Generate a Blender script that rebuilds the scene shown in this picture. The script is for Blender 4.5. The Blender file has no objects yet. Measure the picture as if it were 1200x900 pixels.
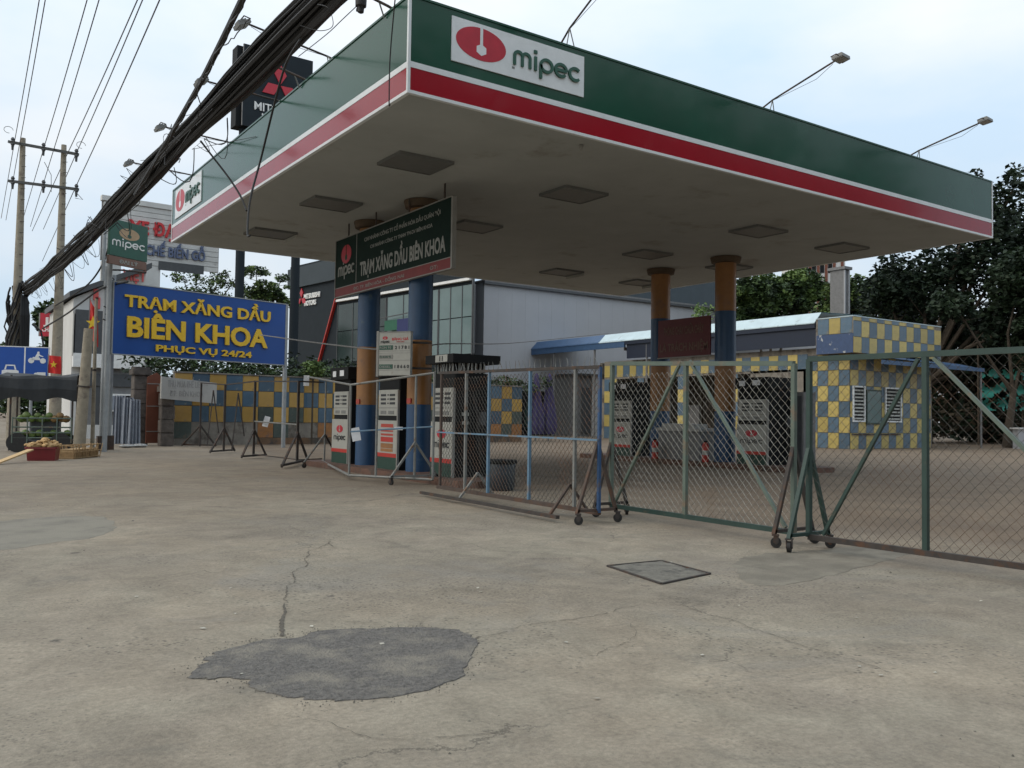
import bpy, bmesh, math, random
from mathutils import Vector, Matrix, noise
random.seed(7)
C = bpy.context.scene.collection
# ------------------------------------------------------------------ camera
EYE = 1.25
RX = Vector((0.82326, -0.03244, -0.56674)); RY = Vector((-0.56749, -0.02211, -0.82309)); RZ = Vector((0.01417, 0.99923, -0.03661))
R3 = Matrix((RX, RY, RZ)); F = 1020.2
cam = bpy.data.cameras.new('camera'); cam.sensor_width = 36.0; cam.lens = F/1200*36.0; cam.clip_start = .05; cam.clip_end = 3000
co = bpy.data.objects.new('camera', cam); C.objects.link(co)
M = R3.to_4x4(); M.translation = (0, 0, EYE); co.matrix_world = M
S = bpy.context.scene; S.camera = co
S.view_settings.view_transform = 'Standard'; S.view_settings.look = 'None'; S.view_settings.exposure = 0.22; S.view_settings.gamma = 1
# ------------------------------------------------------------------ world: overcast sky
SUN_EL, SUN_AZ = math.radians(36), math.radians(-70)      # azimuth from +Y towards +X
W = bpy.data.worlds.new('World'); S.world = W; W.use_nodes = True
nt = W.node_tree; nt.nodes.clear(); N = nt.nodes.new; L = nt.links.new
out = N('ShaderNodeOutputWorld'); sky = N('ShaderNodeTexSky'); sky.sky_type = 'NISHITA'; sky.sun_disc = False
sky.sun_elevation = SUN_EL; sky.sun_rotation = SUN_AZ
b1 = N('ShaderNodeBackground'); b1.inputs[1].default_value = .1; L(sky.outputs[0], b1.inputs[0])
tc = N('ShaderNodeTexCoord'); mp = N('ShaderNodeMapping'); mp.inputs['Scale'].default_value = (1, 1, 2.4); L(tc.outputs['Generated'], mp.inputs[0])
n1 = N('ShaderNodeTexNoise'); n1.inputs['Scale'].default_value = 2.6; n1.inputs['Detail'].default_value = 5; n1.inputs['Roughness'].default_value = .5; L(mp.outputs[0], n1.inputs[0])
r1 = N('ShaderNodeValToRGB'); r1.color_ramp.elements[0].position = .34; r1.color_ramp.elements[1].position = .68
r1.color_ramp.elements[0].color = (.60, .75, .90, 1); r1.color_ramp.elements[1].color = (.86, .89, .91, 1); L(n1.outputs[0], r1.inputs[0])
# warm bright patch of cloud round the hidden sun
dv = N('ShaderNodeVectorMath'); dv.operation = 'DOT_PRODUCT'; L(tc.outputs['Generated'], dv.inputs[0])
sv = Vector((math.sin(SUN_AZ)*math.cos(SUN_EL), math.cos(SUN_AZ)*math.cos(SUN_EL), math.sin(SUN_EL))); dv.inputs[1].default_value = sv
mr = N('ShaderNodeMapRange'); mr.inputs[1].default_value = .6; mr.inputs[2].default_value = 1.0; mr.inputs[3].default_value = 0; mr.inputs[4].default_value = 1; mr.interpolation_type = 'SMOOTHSTEP'
L(dv.outputs['Value'], mr.inputs[0])
mx = N('ShaderNodeMix'); mx.data_type = 'RGBA'; L(mr.outputs[0], mx.inputs[0]); L(r1.outputs[0], mx.inputs[6]); mx.inputs[7].default_value = (1.22, 1.17, 1.08, 1)
b2 = N('ShaderNodeBackground'); b2.inputs[1].default_value = 1.0; 
# overcast sky: dimmer low down, brighter towards the zenith
sz = N('ShaderNodeSeparateXYZ'); L(tc.outputs['Generated'], sz.inputs[0])
zr_ = N('ShaderNodeMapRange'); zr_.inputs[1].default_value = 0; zr_.inputs[2].default_value = 1; zr_.inputs[3].default_value = .80; zr_.inputs[4].default_value = 1.5; L(sz.outputs[2], zr_.inputs[0])
zm_ = N('ShaderNodeMix'); zm_.data_type = 'RGBA'; zm_.blend_type = 'MULTIPLY'; zm_.inputs[0].default_value = 1; zm_.clamp_result = False; L(mx.outputs[2], zm_.inputs[6]); L(zr_.outputs[0], zm_.inputs[7])
L(zm_.outputs[2], b2.inputs[0])
ms = N('ShaderNodeMixShader'); ms.inputs[0].default_value = .9; L(b1.outputs[0], ms.inputs[1]); L(b2.outputs[0], ms.inputs[2]); L(ms.outputs[0], out.inputs[0])
sun = bpy.data.lights.new('sun', 'SUN'); sun.energy = .55; sun.angle = math.radians(25); sun.color = (1, .95, .87)
so = bpy.data.objects.new('sun', sun); C.objects.link(so); so.rotation_euler = sv.to_track_quat('Z', 'Y').to_euler()

# ------------------------------------------------------------------ survey helpers: turn a sighting of the photograph into a world point
def ray(px, py): return R3 @ Vector((px-600, 450-py, -F))
def at(px, py, ax='z', v=0.0):
    r = ray(px, py); i = 'xyz'.index(ax); o = (0, 0, EYE); t = (v-o[i])/r[i]; return Vector(o)+r*t
def atd(px, py, dep): return Vector((0, 0, EYE))+ray(px, py)*(dep/F)

# ------------------------------------------------------------------ mesh builder
class MB:
    def __init__(s): s.v = []; s.f = []; s.mi = []; s.cur = 0
    def face(s, *ids): s.f.append(ids); s.mi.append(s.cur)
    def addv(s, p): s.v.append(tuple(p)); return len(s.v)-1
    def quad(s, a, b, c, d): i = [s.addv(p) for p in (a, b, c, d)]; s.face(*i); return s
    def box(s, a, b, m=None):
        x0, y0, z0 = a; x1, y1, z1 = b
        P = [(x0,y0,z0),(x1,y0,z0),(x1,y1,z0),(x0,y1,z0),(x0,y0,z1),(x1,y0,z1),(x1,y1,z1),(x0,y1,z1)]
        if m is not None: P = [m @ Vector(p) for p in P]
        i = [s.addv(p) for p in P]
        for q in ((0,3,2,1),(4,5,6,7),(0,1,5,4),(1,2,6,5),(2,3,7,6),(3,0,4,7)): s.face(*[i[k] for k in q])
        return s
    def rbox(s, a, b, r=.02):     # box with chamfered vertical edges
        x0, y0, z0 = a; x1, y1, z1 = b
        pts = [(x0+r,y0),(x1-r,y0),(x1,y0+r),(x1,y1-r),(x1-r,y1),(x0+r,y1),(x0,y1-r),(x0,y0+r)]
        return s.prism(pts, z0, z1)
    def prism(s, pts, z0, z1):
        n = len(pts); lo = [s.addv((x, y, z0)) for x, y in pts]; hi = [s.addv((x, y, z1)) for x, y in pts]
        s.face(*reversed(lo)); s.face(*hi)
        for k in range(n): s.face(lo[k], lo[(k+1) % n], hi[(k+1) % n], hi[k])
        return s
    def prism_y(s, pts, y0, y1):  # outline in x,z extruded along y
        n = len(pts); lo = [s.addv((x, y0, z)) for x, z in pts]; hi = [s.addv((x, y1, z)) for x, z in pts]
        s.face(*lo); s.face(*reversed(hi))
        for k in range(n): s.face(lo[(k+1) % n], lo[k], hi[k], hi[(k+1) % n])
        return s
    def tube(s, pts, r, n=8, r2=None, cap=True):
        pts = [Vector(p) for p in pts]; m = len(pts); rings = []
        up = None
        for k, p in enumerate(pts):
            d = (pts[min(k+1, m-1)]-pts[max(k-1, 0)])
            if d.length < 1e-9: d = Vector((0, 0, 1))
            d.normalize()
            if up is None: up = d.orthogonal().normalized()
            a = up-d*up.dot(d)
            a = a.normalized() if a.length > 1e-6 else d.orthogonal().normalized(); up = a
            b = d.cross(a)
            rr = r if r2 is None else r+(r2-r)*k/max(1, m-1)
            if isinstance(r, (list, tuple)): rr = r[k]
            rings.append([s.addv(p+a*rr*math.cos(2*math.pi*j/n)+b*rr*math.sin(2*math.pi*j/n)) for j in range(n)])
        for k in range(m-1):
            for j in range(n): s.face(rings[k][j], rings[k][(j+1) % n], rings[k+1][(j+1) % n], rings[k+1][j])
        if cap: s.face(*reversed(rings[0])); s.face(*rings[-1])
        return s
    def bar(s, p, q, w, h=None):   # square bar
        p = Vector(p); q = Vector(q); h = h or w; d = (q-p).normalized()
        a = Vector((0, 0, 1)).cross(d)
        a = a.normalized() if a.length > 1e-3 else Vector((1, 0, 0)); b = d.cross(a)
        i = [s.addv(c+a*sx*w/2+b*sy*h/2) for c in (p, q) for sx, sy in ((-1,-1),(1,-1),(1,1),(-1,1))]
        for f in ((0,3,2,1),(4,5,6,7),(0,1,5,4),(1,2,6,5),(2,3,7,6),(3,0,4,7)): s.face(*[i[k] for k in f])
        return s
    def lathe(s, prof, n=20, c=(0, 0, 0)):
        rings = [[s.addv((c[0]+r*math.cos(2*math.pi*j/n), c[1]+r*math.sin(2*math.pi*j/n), c[2]+z)) for j in range(n)] for r, z in prof]
        for k in range(len(rings)-1):
            for j in range(n): s.face(rings[k][j], rings[k][(j+1) % n], rings[k+1][(j+1) % n], rings[k+1][j])
        s.face(*reversed(rings[0])); s.face(*rings[-1]); return s
    def ball(s, c, r, n=8, sq=(1, 1, 1)):
        c = Vector(c); m = n//2; rows = []
        for i in range(m+1):
            th = math.pi*i/m; rr = math.sin(th)*r if 0 < i < m else r*.02
            rows.append([s.addv((c.x+sq[0]*rr*math.cos(2*math.pi*j/n), c.y+sq[1]*rr*math.sin(2*math.pi*j/n), c.z-sq[2]*math.cos(th)*r)) for j in range(n)])
        for i in range(m):
            for j in range(n): s.face(rows[i][j], rows[i][(j+1) % n], rows[i+1][(j+1) % n], rows[i+1][j])
        return s
    def mesh(s, name, mats, smooth=False):
        me = bpy.data.meshes.new(name); me.from_pydata(s.v, [], s.f)
        for m_ in (mats if isinstance(mats, (list, tuple)) else [mats]): me.materials.append(m_)
        if isinstance(mats, (list, tuple)): me.polygons.foreach_set('material_index', s.mi)
        if smooth:
            me.polygons.foreach_set('use_smooth', [True]*len(me.polygons))
            me.set_sharp_from_angle(angle=math.radians(40))
        me.update(); return me
    def build(s, name, mats, parent=None, smooth=False, kind=None, label=None):
        o = bpy.data.objects.new(name, s.mesh(name, mats, smooth)); C.objects.link(o)
        if parent: o.parent = parent
        if kind: o['kind'] = kind
        if label: o['label'] = label
        return o
def inst(name, me, parent, loc=(0,0,0), rot=(0,0,0), scale=None, kind=None):
    o = bpy.data.objects.new(name, me); C.objects.link(o); o.parent = parent; o.location = loc; o.rotation_euler = rot
    if scale: o.scale = scale
    if kind: o['kind'] = kind
    return o
def tag(o, label, cat, group=None):
    o['label'] = label; o['category'] = cat
    if group: o['group'] = group
    return o
def thing(name, label, cat, loc=(0,0,0), rz=0, group=None):
    o = bpy.data.objects.new(name, None); C.objects.link(o); o.location = loc; o.rotation_euler = (0, 0, rz); o.empty_display_size = .2
    return tag(o, label, cat, group)
def copy_tree(o, parent=None):
    c = o.copy(); C.objects.link(c)
    if parent: c.parent = parent
    for ch in list(o.children): copy_tree(ch, c)
    return c

# ------------------------------------------------------------------ materials
def rgb(h): return (h[0], h[1], h[2], 1)
def mat(name, col, rough=.6, metal=0, var=.12, sc=6, col2=None, c2=.5, bump=0, bsc=40, coat=0, spec=.5, rnd=0, det=4, emit=None, c2sc=None, trans=0, ior=None, c2w=.12, strm=None):
    m = bpy.data.materials.new(name); m.use_nodes = True; t = m.node_tree; N = t.nodes.new; L = t.links.new
    b = t.nodes['Principled BSDF']; b.inputs['Roughness'].default_value = rough; b.inputs['Metallic'].default_value = metal
    b.inputs['Specular IOR Level'].default_value = spec; b.inputs['Coat Weight'].default_value = coat; b.inputs['Coat Roughness'].default_value = .06
    if ior: b.inputs['IOR'].default_value = ior
    if trans: b.inputs['Transmission Weight'].default_value = trans
    if emit: b.inputs['Emission Color'].default_value = rgb(emit[:3]); b.inputs['Emission Strength'].default_value = emit[3]
    tc = N('ShaderNodeTexCoord'); src = tc.outputs['Object']
    if strm:
        mpn = N('ShaderNodeMapping'); mpn.inputs['Scale'].default_value = strm; L(src, mpn.inputs[0]); src = mpn.outputs[0]
    n = N('ShaderNodeTexNoise'); n.inputs['Scale'].default_value = sc; n.inputs['Detail'].default_value = det; n.inputs['Roughness'].default_value = .6; L(src, n.inputs[0])
    r = N('ShaderNodeMapRange'); r.inputs[1].default_value = .25; r.inputs[2].default_value = .75; r.inputs[3].default_value = 1-var; r.inputs[4].default_value = 1+var; L(n.outputs[0], r.inputs[0])
    last = None
    mul = N('ShaderNodeMix'); mul.data_type = 'RGBA'; mul.blend_type = 'MULTIPLY'; mul.inputs[0].default_value = 1
    mul.inputs[6].default_value = rgb(col); L(r.outputs[0], mul.inputs[7]); last = mul.outputs[2]
    if rnd:
        oi = N('ShaderNodeObjectInfo'); rr = N('ShaderNodeMapRange'); rr.inputs[3].default_value = 1-rnd; rr.inputs[4].default_value = 1+rnd; L(oi.outputs['Random'], rr.inputs[0])
        m2 = N('ShaderNodeMix'); m2.data_type = 'RGBA'; m2.blend_type = 'MULTIPLY'; m2.inputs[0].default_value = 1; L(last, m2.inputs[6]); L(rr.outputs[0], m2.inputs[7]); last = m2.outputs[2]
    if col2:
        n3 = N('ShaderNodeTexNoise'); n3.inputs['Scale'].default_value = c2sc or sc*.6; n3.inputs['Detail'].default_value = 6; n3.inputs['Roughness'].default_value = .65
        L(src, n3.inputs[0])
        r3 = N('ShaderNodeMapRange'); r3.inputs[1].default_value = c2-c2w*.5; r3.inputs[2].default_value = c2+c2w*.5; L(n3.outputs[0], r3.inputs[0])
        m3 = N('ShaderNodeMix'); m3.data_type = 'RGBA'; L(r3.outputs[0], m3.inputs[0]); L(last, m3.inputs[6]); m3.inputs[7].default_value = rgb(col2); last = m3.outputs[2]
    L(last, b.inputs['Base Color'])
    if bump:
        nb = N('ShaderNodeTexNoise'); nb.inputs['Scale'].default_value = bsc; nb.inputs['Detail'].default_value = 4; L(tc.outputs['Object'], nb.inputs[0])
        bp = N('ShaderNodeBump'); bp.inputs['Strength'].default_value = bump; bp.inputs['Distance'].default_value = .02; L(nb.outputs[0], bp.inputs['Height']); L(bp.outputs[0], b.inputs['Normal'])
    return m
m_green = mat('green_panel', (.003, .060, .033), .2, var=.1, sc=1.2, coat=.15, spec=.28, bump=.06, bsc=.7, col2=(.012,.075,.045), c2=.62, c2sc=.5)
m_sgreen = mat('dark_green_board', (.008, .022, .017), .8, var=.15, spec=.2)
m_red = mat('red_panel', (.30, .003, .013), .2, var=.08, sc=1.5, coat=.15, spec=.28, bump=.05, bsc=.7)
m_white = mat('white_panel', (.70, .73, .74), .35, var=.06, coat=.3)
m_lgreen = mat('logo_green', (.015, .085, .055), .4)
m_lred = mat('logo_red', (.45, .012, .03), .4)
m_soff = mat('soffit', (.38, .40, .39), .8, var=.08, sc=1.3, col2=(.27,.265,.24), c2=.64, bump=.05, bsc=8)
m_lampdark = mat('lamp_glass', (.15, .155, .15), .5, var=.1)
m_trim = mat('light_trim', (.25, .245, .225), .5)
m_roof = mat('roof_metal', (.25, .25, .24), .6)
m_blue = mat('column_blue', (.018, .065, .15), .5, var=.1, col2=(.08,.13,.17), c2=.68, c2sc=3, coat=.15, bump=.05)
m_orange = mat('column_orange', (.30, .135, .038), .5, var=.12, col2=(.22,.11,.05), c2=.62, c2sc=3, coat=.15, bump=.05)
m_tyel = mat('tile_yellow', (.40, .245, .06), .3, var=.1, sc=5, rnd=.16, coat=.2, col2=(.30,.2,.10), c2=.66, c2sc=4)
m_tblu = mat('tile_blue', (.055, .105, .155), .3, var=.14, sc=5, rnd=.2, coat=.2, col2=(.16,.18,.18), c2=.66, c2sc=4)
m_torg = mat('tile_orange', (.30, .135, .045), .4, var=.18, sc=6, rnd=.14, col2=(.2,.12,.08), c2=.58, c2sc=4)
m_tgrn = mat('tile_grimy', (.055, .075, .065), .5, var=.18, sc=6, rnd=.2, col2=(.14,.12,.09), c2=.6, c2sc=4)
m_grout = mat('render_wall', (.22, .20, .17), .9, var=.25, sc=3, col2=(.1,.085,.07), c2=.56, bump=.3, bsc=20)
m_kyel = mat('kiosk_yellow', (.47, .37, .12), .35, var=.12, sc=5, rnd=.18, col2=(.30,.23,.12), c2=.60, c2sc=3)
m_kblu = mat('kiosk_blue', (.085, .14, .195), .35, var=.12, sc=5, rnd=.18, col2=(.17,.18,.17), c2=.60, c2sc=3)
m_collar = mat('collar_brown', (.09, .06, .035), .7, var=.3)
m_black = mat('black_cabinet', (.010, .011, .012), .7, var=.2, spec=.2)
m_pwhite = mat('pump_white', (.36, .36, .325), .4, var=.08, col2=(.3,.28,.24), c2=.68, c2sc=5)
m_pgreen = mat('pump_green', (.015, .05, .035), .5)
m_pred = mat('pump_red', (.42, .03, .02), .45)
m_ink = mat('dark_ink', (.02, .022, .025), .5)
m_steel = mat('grey_pipe', (.20, .205, .195), .55, metal=.2, var=.2, sc=8, col2=(.16,.10,.06), c2=.62, c2sc=7)
m_darksteel = mat('dark_rusty_steel', (.045, .038, .034), .75, var=.3, sc=10, col2=(.09,.045,.025), c2=.58, c2sc=6)
m_brownsteel = mat('brown_rusty_steel', (.075, .055, .045), .8, var=.3, sc=10, col2=(.10,.055,.035), c2=.56, c2sc=6)
m_tealp = mat('faded_green_paint', (.105, .140, .115), .6, var=.16, sc=6, col2=(.17,.13,.09), c2=.62, c2sc=5)
m_dteal = mat('deep_green_paint', (.02, .048, .040), .5, var=.2, sc=6, col2=(.08,.07,.05), c2=.64, c2sc=5)
m_lblue = mat('pale_blue_paint', (.11, .20, .29), .55, var=.15, col2=(.2,.15,.11), c2=.62, c2sc=4)
m_dblue = mat('blue_post_paint', (.022, .07, .17), .5, var=.15, col2=(.1,.08,.07), c2=.62, c2sc=4)
m_wire = mat('galvanised_wire', (.36, .35, .31), .5, metal=.4, var=.25, sc=3, col2=(.20,.13,.08), c2=.6, c2sc=2)
m_wiredk = mat('weathered_wire', (.085, .082, .072), .6, metal=.2, var=.25, sc=3, col2=(.14,.08,.05), c2=.55, c2sc=2)
m_rubber = mat('rubber', (.02, .019, .018), .7, var=.3, sc=20)
m_paper = mat('paper', (.72, .74, .76), .8)
m_sblue = mat('sign_blue', (.006, .062, .27), .45, var=.10, sc=1.2, coat=.1)
m_sblue2 = mat('traffic_blue', (.008, .075, .36), .4, var=.05)
m_syel = mat('sign_yellow', (.75, .48, .03), .45, var=.06)
m_galv = mat('galvanised_post', (.30, .32, .33), .6, metal=.1, var=.15, sc=6)
m_conc = mat('pole_concrete', (.29, .255, .195), .9, var=.2, sc=5, col2=(.18,.15,.12), c2=.6, bump=.3)
m_cable = mat('black_cable', (.014, .014, .015), .65, var=.3, sc=8)
m_wirethin = mat('aluminium_wire', (.09, .09, .095), .5)
m_rust = mat('dark_crossarm', (.06, .065, .065), .7)
m_slate = mat('dark_cladding', (.018, .025, .031), .75, var=.1, sc=1.5, spec=.2)
m_slate2 = mat('slate_cladding', (.06, .075, .085), .8, var=.08, sc=1, spec=.2)
m_glass = mat('tinted_glass', (.02, .035, .033), .12, var=.35, sc=.5, spec=.35, coat=.1)
m_glassl = mat('pale_glass', (.14, .20, .20), .15, var=.12, sc=.5, spec=.3, coat=.1)
m_greywall = mat('grey_sheet_wall', (.38, .385, .40), .6, var=.05, sc=.6, bump=.1, bsc=2)
m_wwall = mat('white_render', (.60, .60, .58), .8, var=.08, sc=1)
m_board = mat('billboard_slats', (.58, .58, .56), .7, var=.1, sc=2, col2=(.35,.34,.32), c2=.66)
m_bred = mat('letter_red', (.55, .03, .035), .5)
m_bpink = mat('letter_pale_red', (.60, .10, .09), .5)
m_bblue = mat('letter_blue', (.10, .13, .22), .5)
m_bwhite = mat('letter_white', (.78, .78, .76), .5)
m_dimwhite = mat('letter_dim', (.28, .285, .265), .6)
m_dimbrown = mat('letter_brown', (.17, .10, .075), .7)
m_faint = mat('faded_letter', (.34, .33, .31), .7)
m_maroon = mat('maroon_board', (.125, .022, .025), .6, var=.1)
m_stone = mat('stone_pillar', (.105, .09, .078), .9, var=.35, sc=5, rnd=.18, bump=.7, bsc=18)
m_brown = mat('brown_steel_door', (.16, .05, .025), .6, var=.15, sc=4)
m_leafd = mat('leaf_dark', (.018, .034, .015), .6, var=.4, sc=1.2, spec=.3)
m_leafm = mat('leaf_mid', (.048, .082, .026), .6, var=.4, sc=1, spec=.3)
m_leafl = mat('leaf_light', (.12, .18, .05), .6, var=.35, sc=1, spec=.3)
m_leafk = mat('leaf_deep', (.009, .019, .010), .65, var=.4, sc=1.2, spec=.25)
m_bark = mat('bark', (.07, .055, .04), .95, var=.35, sc=6, bump=.6)
m_shadenavy = mat('shade_dark_navy_fascia', (.007, .015, .036), .5, var=.1)  # blue with the shade under the roof put into the colour
m_awn = mat('blue_awning', (.045, .10, .20), .5, var=.12, sc=3)
m_bluepaint = mat('peeling_blue_paint', (.045, .08, .17), .6, var=.15, col2=(.42,.44,.45), c2=.62, c2sc=2.2, c2w=.03)
m_sheet = mat('pale_blue_sheet', (.50, .62, .66), .45, var=.1, sc=2, col2=(.3,.34,.34), c2=.68)
m_kerb = mat('brick_red_kerb', (.13, .07, .05), .85, var=.25, sc=5, col2=(.08,.06,.05), c2=.55, bump=.3)
m_drum = mat('blue_grey_drum', (.028, .038, .048), .5, var=.2)
m_purple = mat('purple_fabric', (.055, .045, .12), .85, var=.2)
m_tarp = mat('black_tarp', (.016, .019, .022), .6, var=.25, bump=.4, bsc=4)
m_coco = mat('coconut_green', (.13, .19, .05), .55, var=.3, sc=4, rnd=.3)
m_cocob = mat('coconut_brown', (.28, .17, .07), .7, var=.3, sc=4, rnd=.25)
m_tub = mat('dark_red_plastic', (.17, .015, .02), .4)
m_ginger = mat('tan_root', (.45, .29, .13), .8, var=.25, rnd=.15, sc=12)
m_basket = mat('cane', (.36, .24, .12), .8, var=.3, sc=12)
m_plank = mat('raw_plank', (.55, .38, .19), .8, var=.15, sc=4, strm=(1, 8, 8))
m_cloth = mat('hanging_sheet', (.27, .30, .35), .7, var=.2, sc=4)
m_flag = mat('red_flag', (.62, .02, .015), .6)
m_star = mat('yellow_star', (.75, .5, .02), .6)
m_teal = mat('turquoise_sheeting', (.03, .24, .20), .5, var=.3, sc=2)
m_greydk = mat('grey_dark', (.07, .075, .08), .6, var=.15)
m_greymid = mat('grey_mid', (.18, .18, .18), .7, var=.2)
m_lampw = mat('lamp_housing', (.20, .205, .20), .5)
m_lampf = mat('lamp_face', (.40, .41, .40), .3)
m_bandred = mat('band_red', (.4, .05, .03), .5)
m_crack = mat('crack_dirt', (.10, .088, .07), .95, var=.3, sc=20)
m_asph = mat('patch_asphalt', (.135, .126, .115), .95, var=.5, sc=34, col2=(.225,.205,.17), c2=.57, c2sc=3.2, bump=1.0, bsc=75, det=10, c2w=.16)
m_damp = mat('rough_dark_concrete', (.185, .165, .130), .95, var=.25, sc=3, col2=(.235,.212,.168), c2=.55, c2sc=2.5, bump=.6, bsc=70, det=8)

m_worn = mat('worn_concrete', (.205, .188, .155), .95, var=.3, sc=2.5, col2=(.24,.222,.18), c2=.52, c2sc=2, bump=.6, bsc=70, det=8, c2w=.2)
# forecourt concrete: world-space layers of dust, wear and aggregate
def ground_mat():
    m = bpy.data.materials.new('forecourt_concrete'); m.use_nodes = True; t = m.node_tree; N = t.nodes.new; L = t.links.new
    b = t.nodes['Principled BSDF']; b.inputs['Roughness'].default_value = .9; b.inputs['Specular IOR Level'].default_value = .25
    g = N('ShaderNodeNewGeometry'); P = g.outputs['Position']
    def nz(sc, det=5, ro=.6, dist=0, st=None):
        n = N('ShaderNodeTexNoise'); n.inputs['Scale'].default_value = sc; n.inputs['Detail'].default_value = det; n.inputs['Roughness'].default_value = ro; n.inputs['Distortion'].default_value = dist
        if st:
            q = N('ShaderNodeMapping'); q.inputs['Scale'].default_value = st; L(P, q.inputs[0]); L(q.outputs[0], n.inputs[0])
        else: L(P, n.inputs[0])
        return n.outputs[0]
    def rng(v, a, c, lo=0, hi=1):
        r = N('ShaderNodeMapRange'); r.inputs[1].default_value = a; r.inputs[2].default_value = c; r.inputs[3].default_value = lo; r.inputs[4].default_value = hi; L(v, r.inputs[0]); return r.outputs[0]
    def mix(f, a, c, bt='MIX'):
        x = N('ShaderNodeMix'); x.data_type = 'RGBA'; x.blend_type = bt
        if isinstance(f, float): x.inputs[0].default_value = f
        else: L(f, x.inputs[0])
        for k, s_ in ((6, a), (7, c)):
            if isinstance(s_, tuple): x.inputs[k].default_value = rgb(s_)
            else: L(s_, x.inputs[k])
        return x.outputs[2]
    col = mix(rng(nz(.35, 6, .6, .6), .38, .62), (.310, .266, .204), (.250, .219, .176))
    col = mix(rng(nz(.7, 6, .6, .8), .46, .66), col, (.30, .268, .21))
    col = mix(rng(nz(.8, 10, .74, .7), .55, .68, 0, .8), col, (.185, .170, .142))
    # pale scuffs and greyer worn streaks
    col = mix(rng(nz(1.6, 11, .78, 1.2), .60, .70, 0, .55), col, (.35, .32, .26))
    col = mix(1.0, col, rng(nz(2.2, 11, .82, .6), .36, .64, .78, 1.2), 'MULTIPLY')
    col = mix(1.0, col, rng(nz(.28, 4, .55, .3), .36, .64, .86, 1.1), 'MULTIPLY')
    col = mix(rng(nz(.5, 8, .7, .9), .54, .64, 0, .55), col, (.245, .228, .198))
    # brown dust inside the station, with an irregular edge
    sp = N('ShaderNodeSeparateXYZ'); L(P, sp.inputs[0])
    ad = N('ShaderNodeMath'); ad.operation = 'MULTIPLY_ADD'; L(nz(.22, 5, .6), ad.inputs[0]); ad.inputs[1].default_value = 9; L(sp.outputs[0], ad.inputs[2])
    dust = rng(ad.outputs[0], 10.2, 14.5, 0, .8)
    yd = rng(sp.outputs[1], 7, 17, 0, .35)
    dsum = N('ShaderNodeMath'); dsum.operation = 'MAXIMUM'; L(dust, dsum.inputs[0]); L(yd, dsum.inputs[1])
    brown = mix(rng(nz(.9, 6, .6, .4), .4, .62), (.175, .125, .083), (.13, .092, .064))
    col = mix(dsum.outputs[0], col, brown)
    # aggregate speckle
    v = N('ShaderNodeTexVoronoi'); v.inputs['Scale'].default_value = 42; L(P, v.inputs[0])
    sp2 = rng(nz(38, 3, .7), .33, .67, .85, 1.15)
    col = mix(1.0, col, sp2, 'MULTIPLY')
    pit = rng(v.outputs['Distance'], .05, .33, .95, 0)
    wear = rng(nz(.45, 9, .74, .3), .46, .58)
    pm = N('ShaderNodeMath'); pm.operation = 'MULTIPLY'; L(pit, pm.inputs[0]); L(wear, pm.inputs[1])
    v2 = N('ShaderNodeTexVoronoi'); v2.inputs['Scale'].default_value = 24; L(P, v2.inputs[0])
    pit2 = rng(v2.outputs['Distance'], .10, .34, 1, 0); w2_ = rng(nz(.55, 10, .78, .6), .49, .57)
    pm2 = N('ShaderNodeMath'); pm2.operation = 'MULTIPLY'; L(pit2, pm2.inputs[0]); L(w2_, pm2.inputs[1])
    col = mix(pm.outputs[0], col, (.105, .097, .082))
    col = mix(pm2.outputs[0], col, (.11, .10, .082))
    # pale exposed aggregate in the rough areas
    v3 = N('ShaderNodeTexVoronoi'); v3.inputs['Scale'].default_value = 33; L(P, v3.inputs[0])
    p3_ = N('ShaderNodeMath'); p3_.operation = 'MULTIPLY'; L(rng(v3.outputs['Distance'], .1, .25, .6, 0), p3_.inputs[0]); L(w2_, p3_.inputs[1])
    col = mix(p3_.outputs[0], col, (.36, .335, .28))
    # hairline cracks
    vd = N('ShaderNodeTexVoronoi'); vd.feature = 'DISTANCE_TO_EDGE'; vd.inputs['Scale'].default_value = .21
    nn = N('ShaderNodeTexNoise'); nn.inputs['Scale'].default_value = 1.3; nn.inputs['Detail'].default_value = 7; nn.inputs['Roughness'].default_value = .7; L(P, nn.inputs[0])
    va = N('ShaderNodeVectorMath'); va.operation = 'MULTIPLY_ADD'; L(nn.outputs['Color'], va.inputs[0]); va.inputs[1].default_value = (.9, .9, 0); L(P, va.inputs[2]); L(va.outputs[0], vd.inputs[0])
    ck = rng(vd.outputs['Distance'], .0008, .0026, 1, 0)
    cm = N('ShaderNodeMath'); cm.operation = 'MULTIPLY'; L(ck, cm.inputs[0]); L(rng(nz(.8, 3), .47, .56, 0, .65), cm.inputs[1])
    col = mix(cm.outputs[0], col, (.10, .09, .075))
    # oil spots
    vs = N('ShaderNodeTexVoronoi'); vs.inputs['Scale'].default_value = 1.1; vs.inputs['Randomness'].default_value = 1; L(P, vs.inputs[0])
    os_ = rng(vs.outputs['Distance'], .035, .06, .75, 0)
    om = N('ShaderNodeMath'); om.operation = 'MULTIPLY'; L(os_, om.inputs[0]); L(rng(nz(14, 3), .45, .55), om.inputs[1])
    col = mix(om.outputs[0], col, (.07, .065, .06))
    L(col, b.inputs['Base Color'])
    bm = N('ShaderNodeMath'); bm.operation = 'ADD'; L(nz(90, 4, .75), bm.inputs[0])
    b2_ = N('ShaderNodeMath'); b2_.operation = 'MULTIPLY_ADD'; L(nz(6, 6, .7), b2_.inputs[0]); b2_.inputs[1].default_value = 2.5; L(bm.outputs[0], b2_.inputs[2]); L(p3_.outputs[0], bm.inputs[1])
    bp = N('ShaderNodeBump'); bp.inputs['Strength'].default_value = .5; bp.inputs['Distance'].default_value = .014; L(b2_.outputs[0], bp.inputs['Height']); L(bp.outputs[0], b.inputs['Normal'])
    return m
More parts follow.
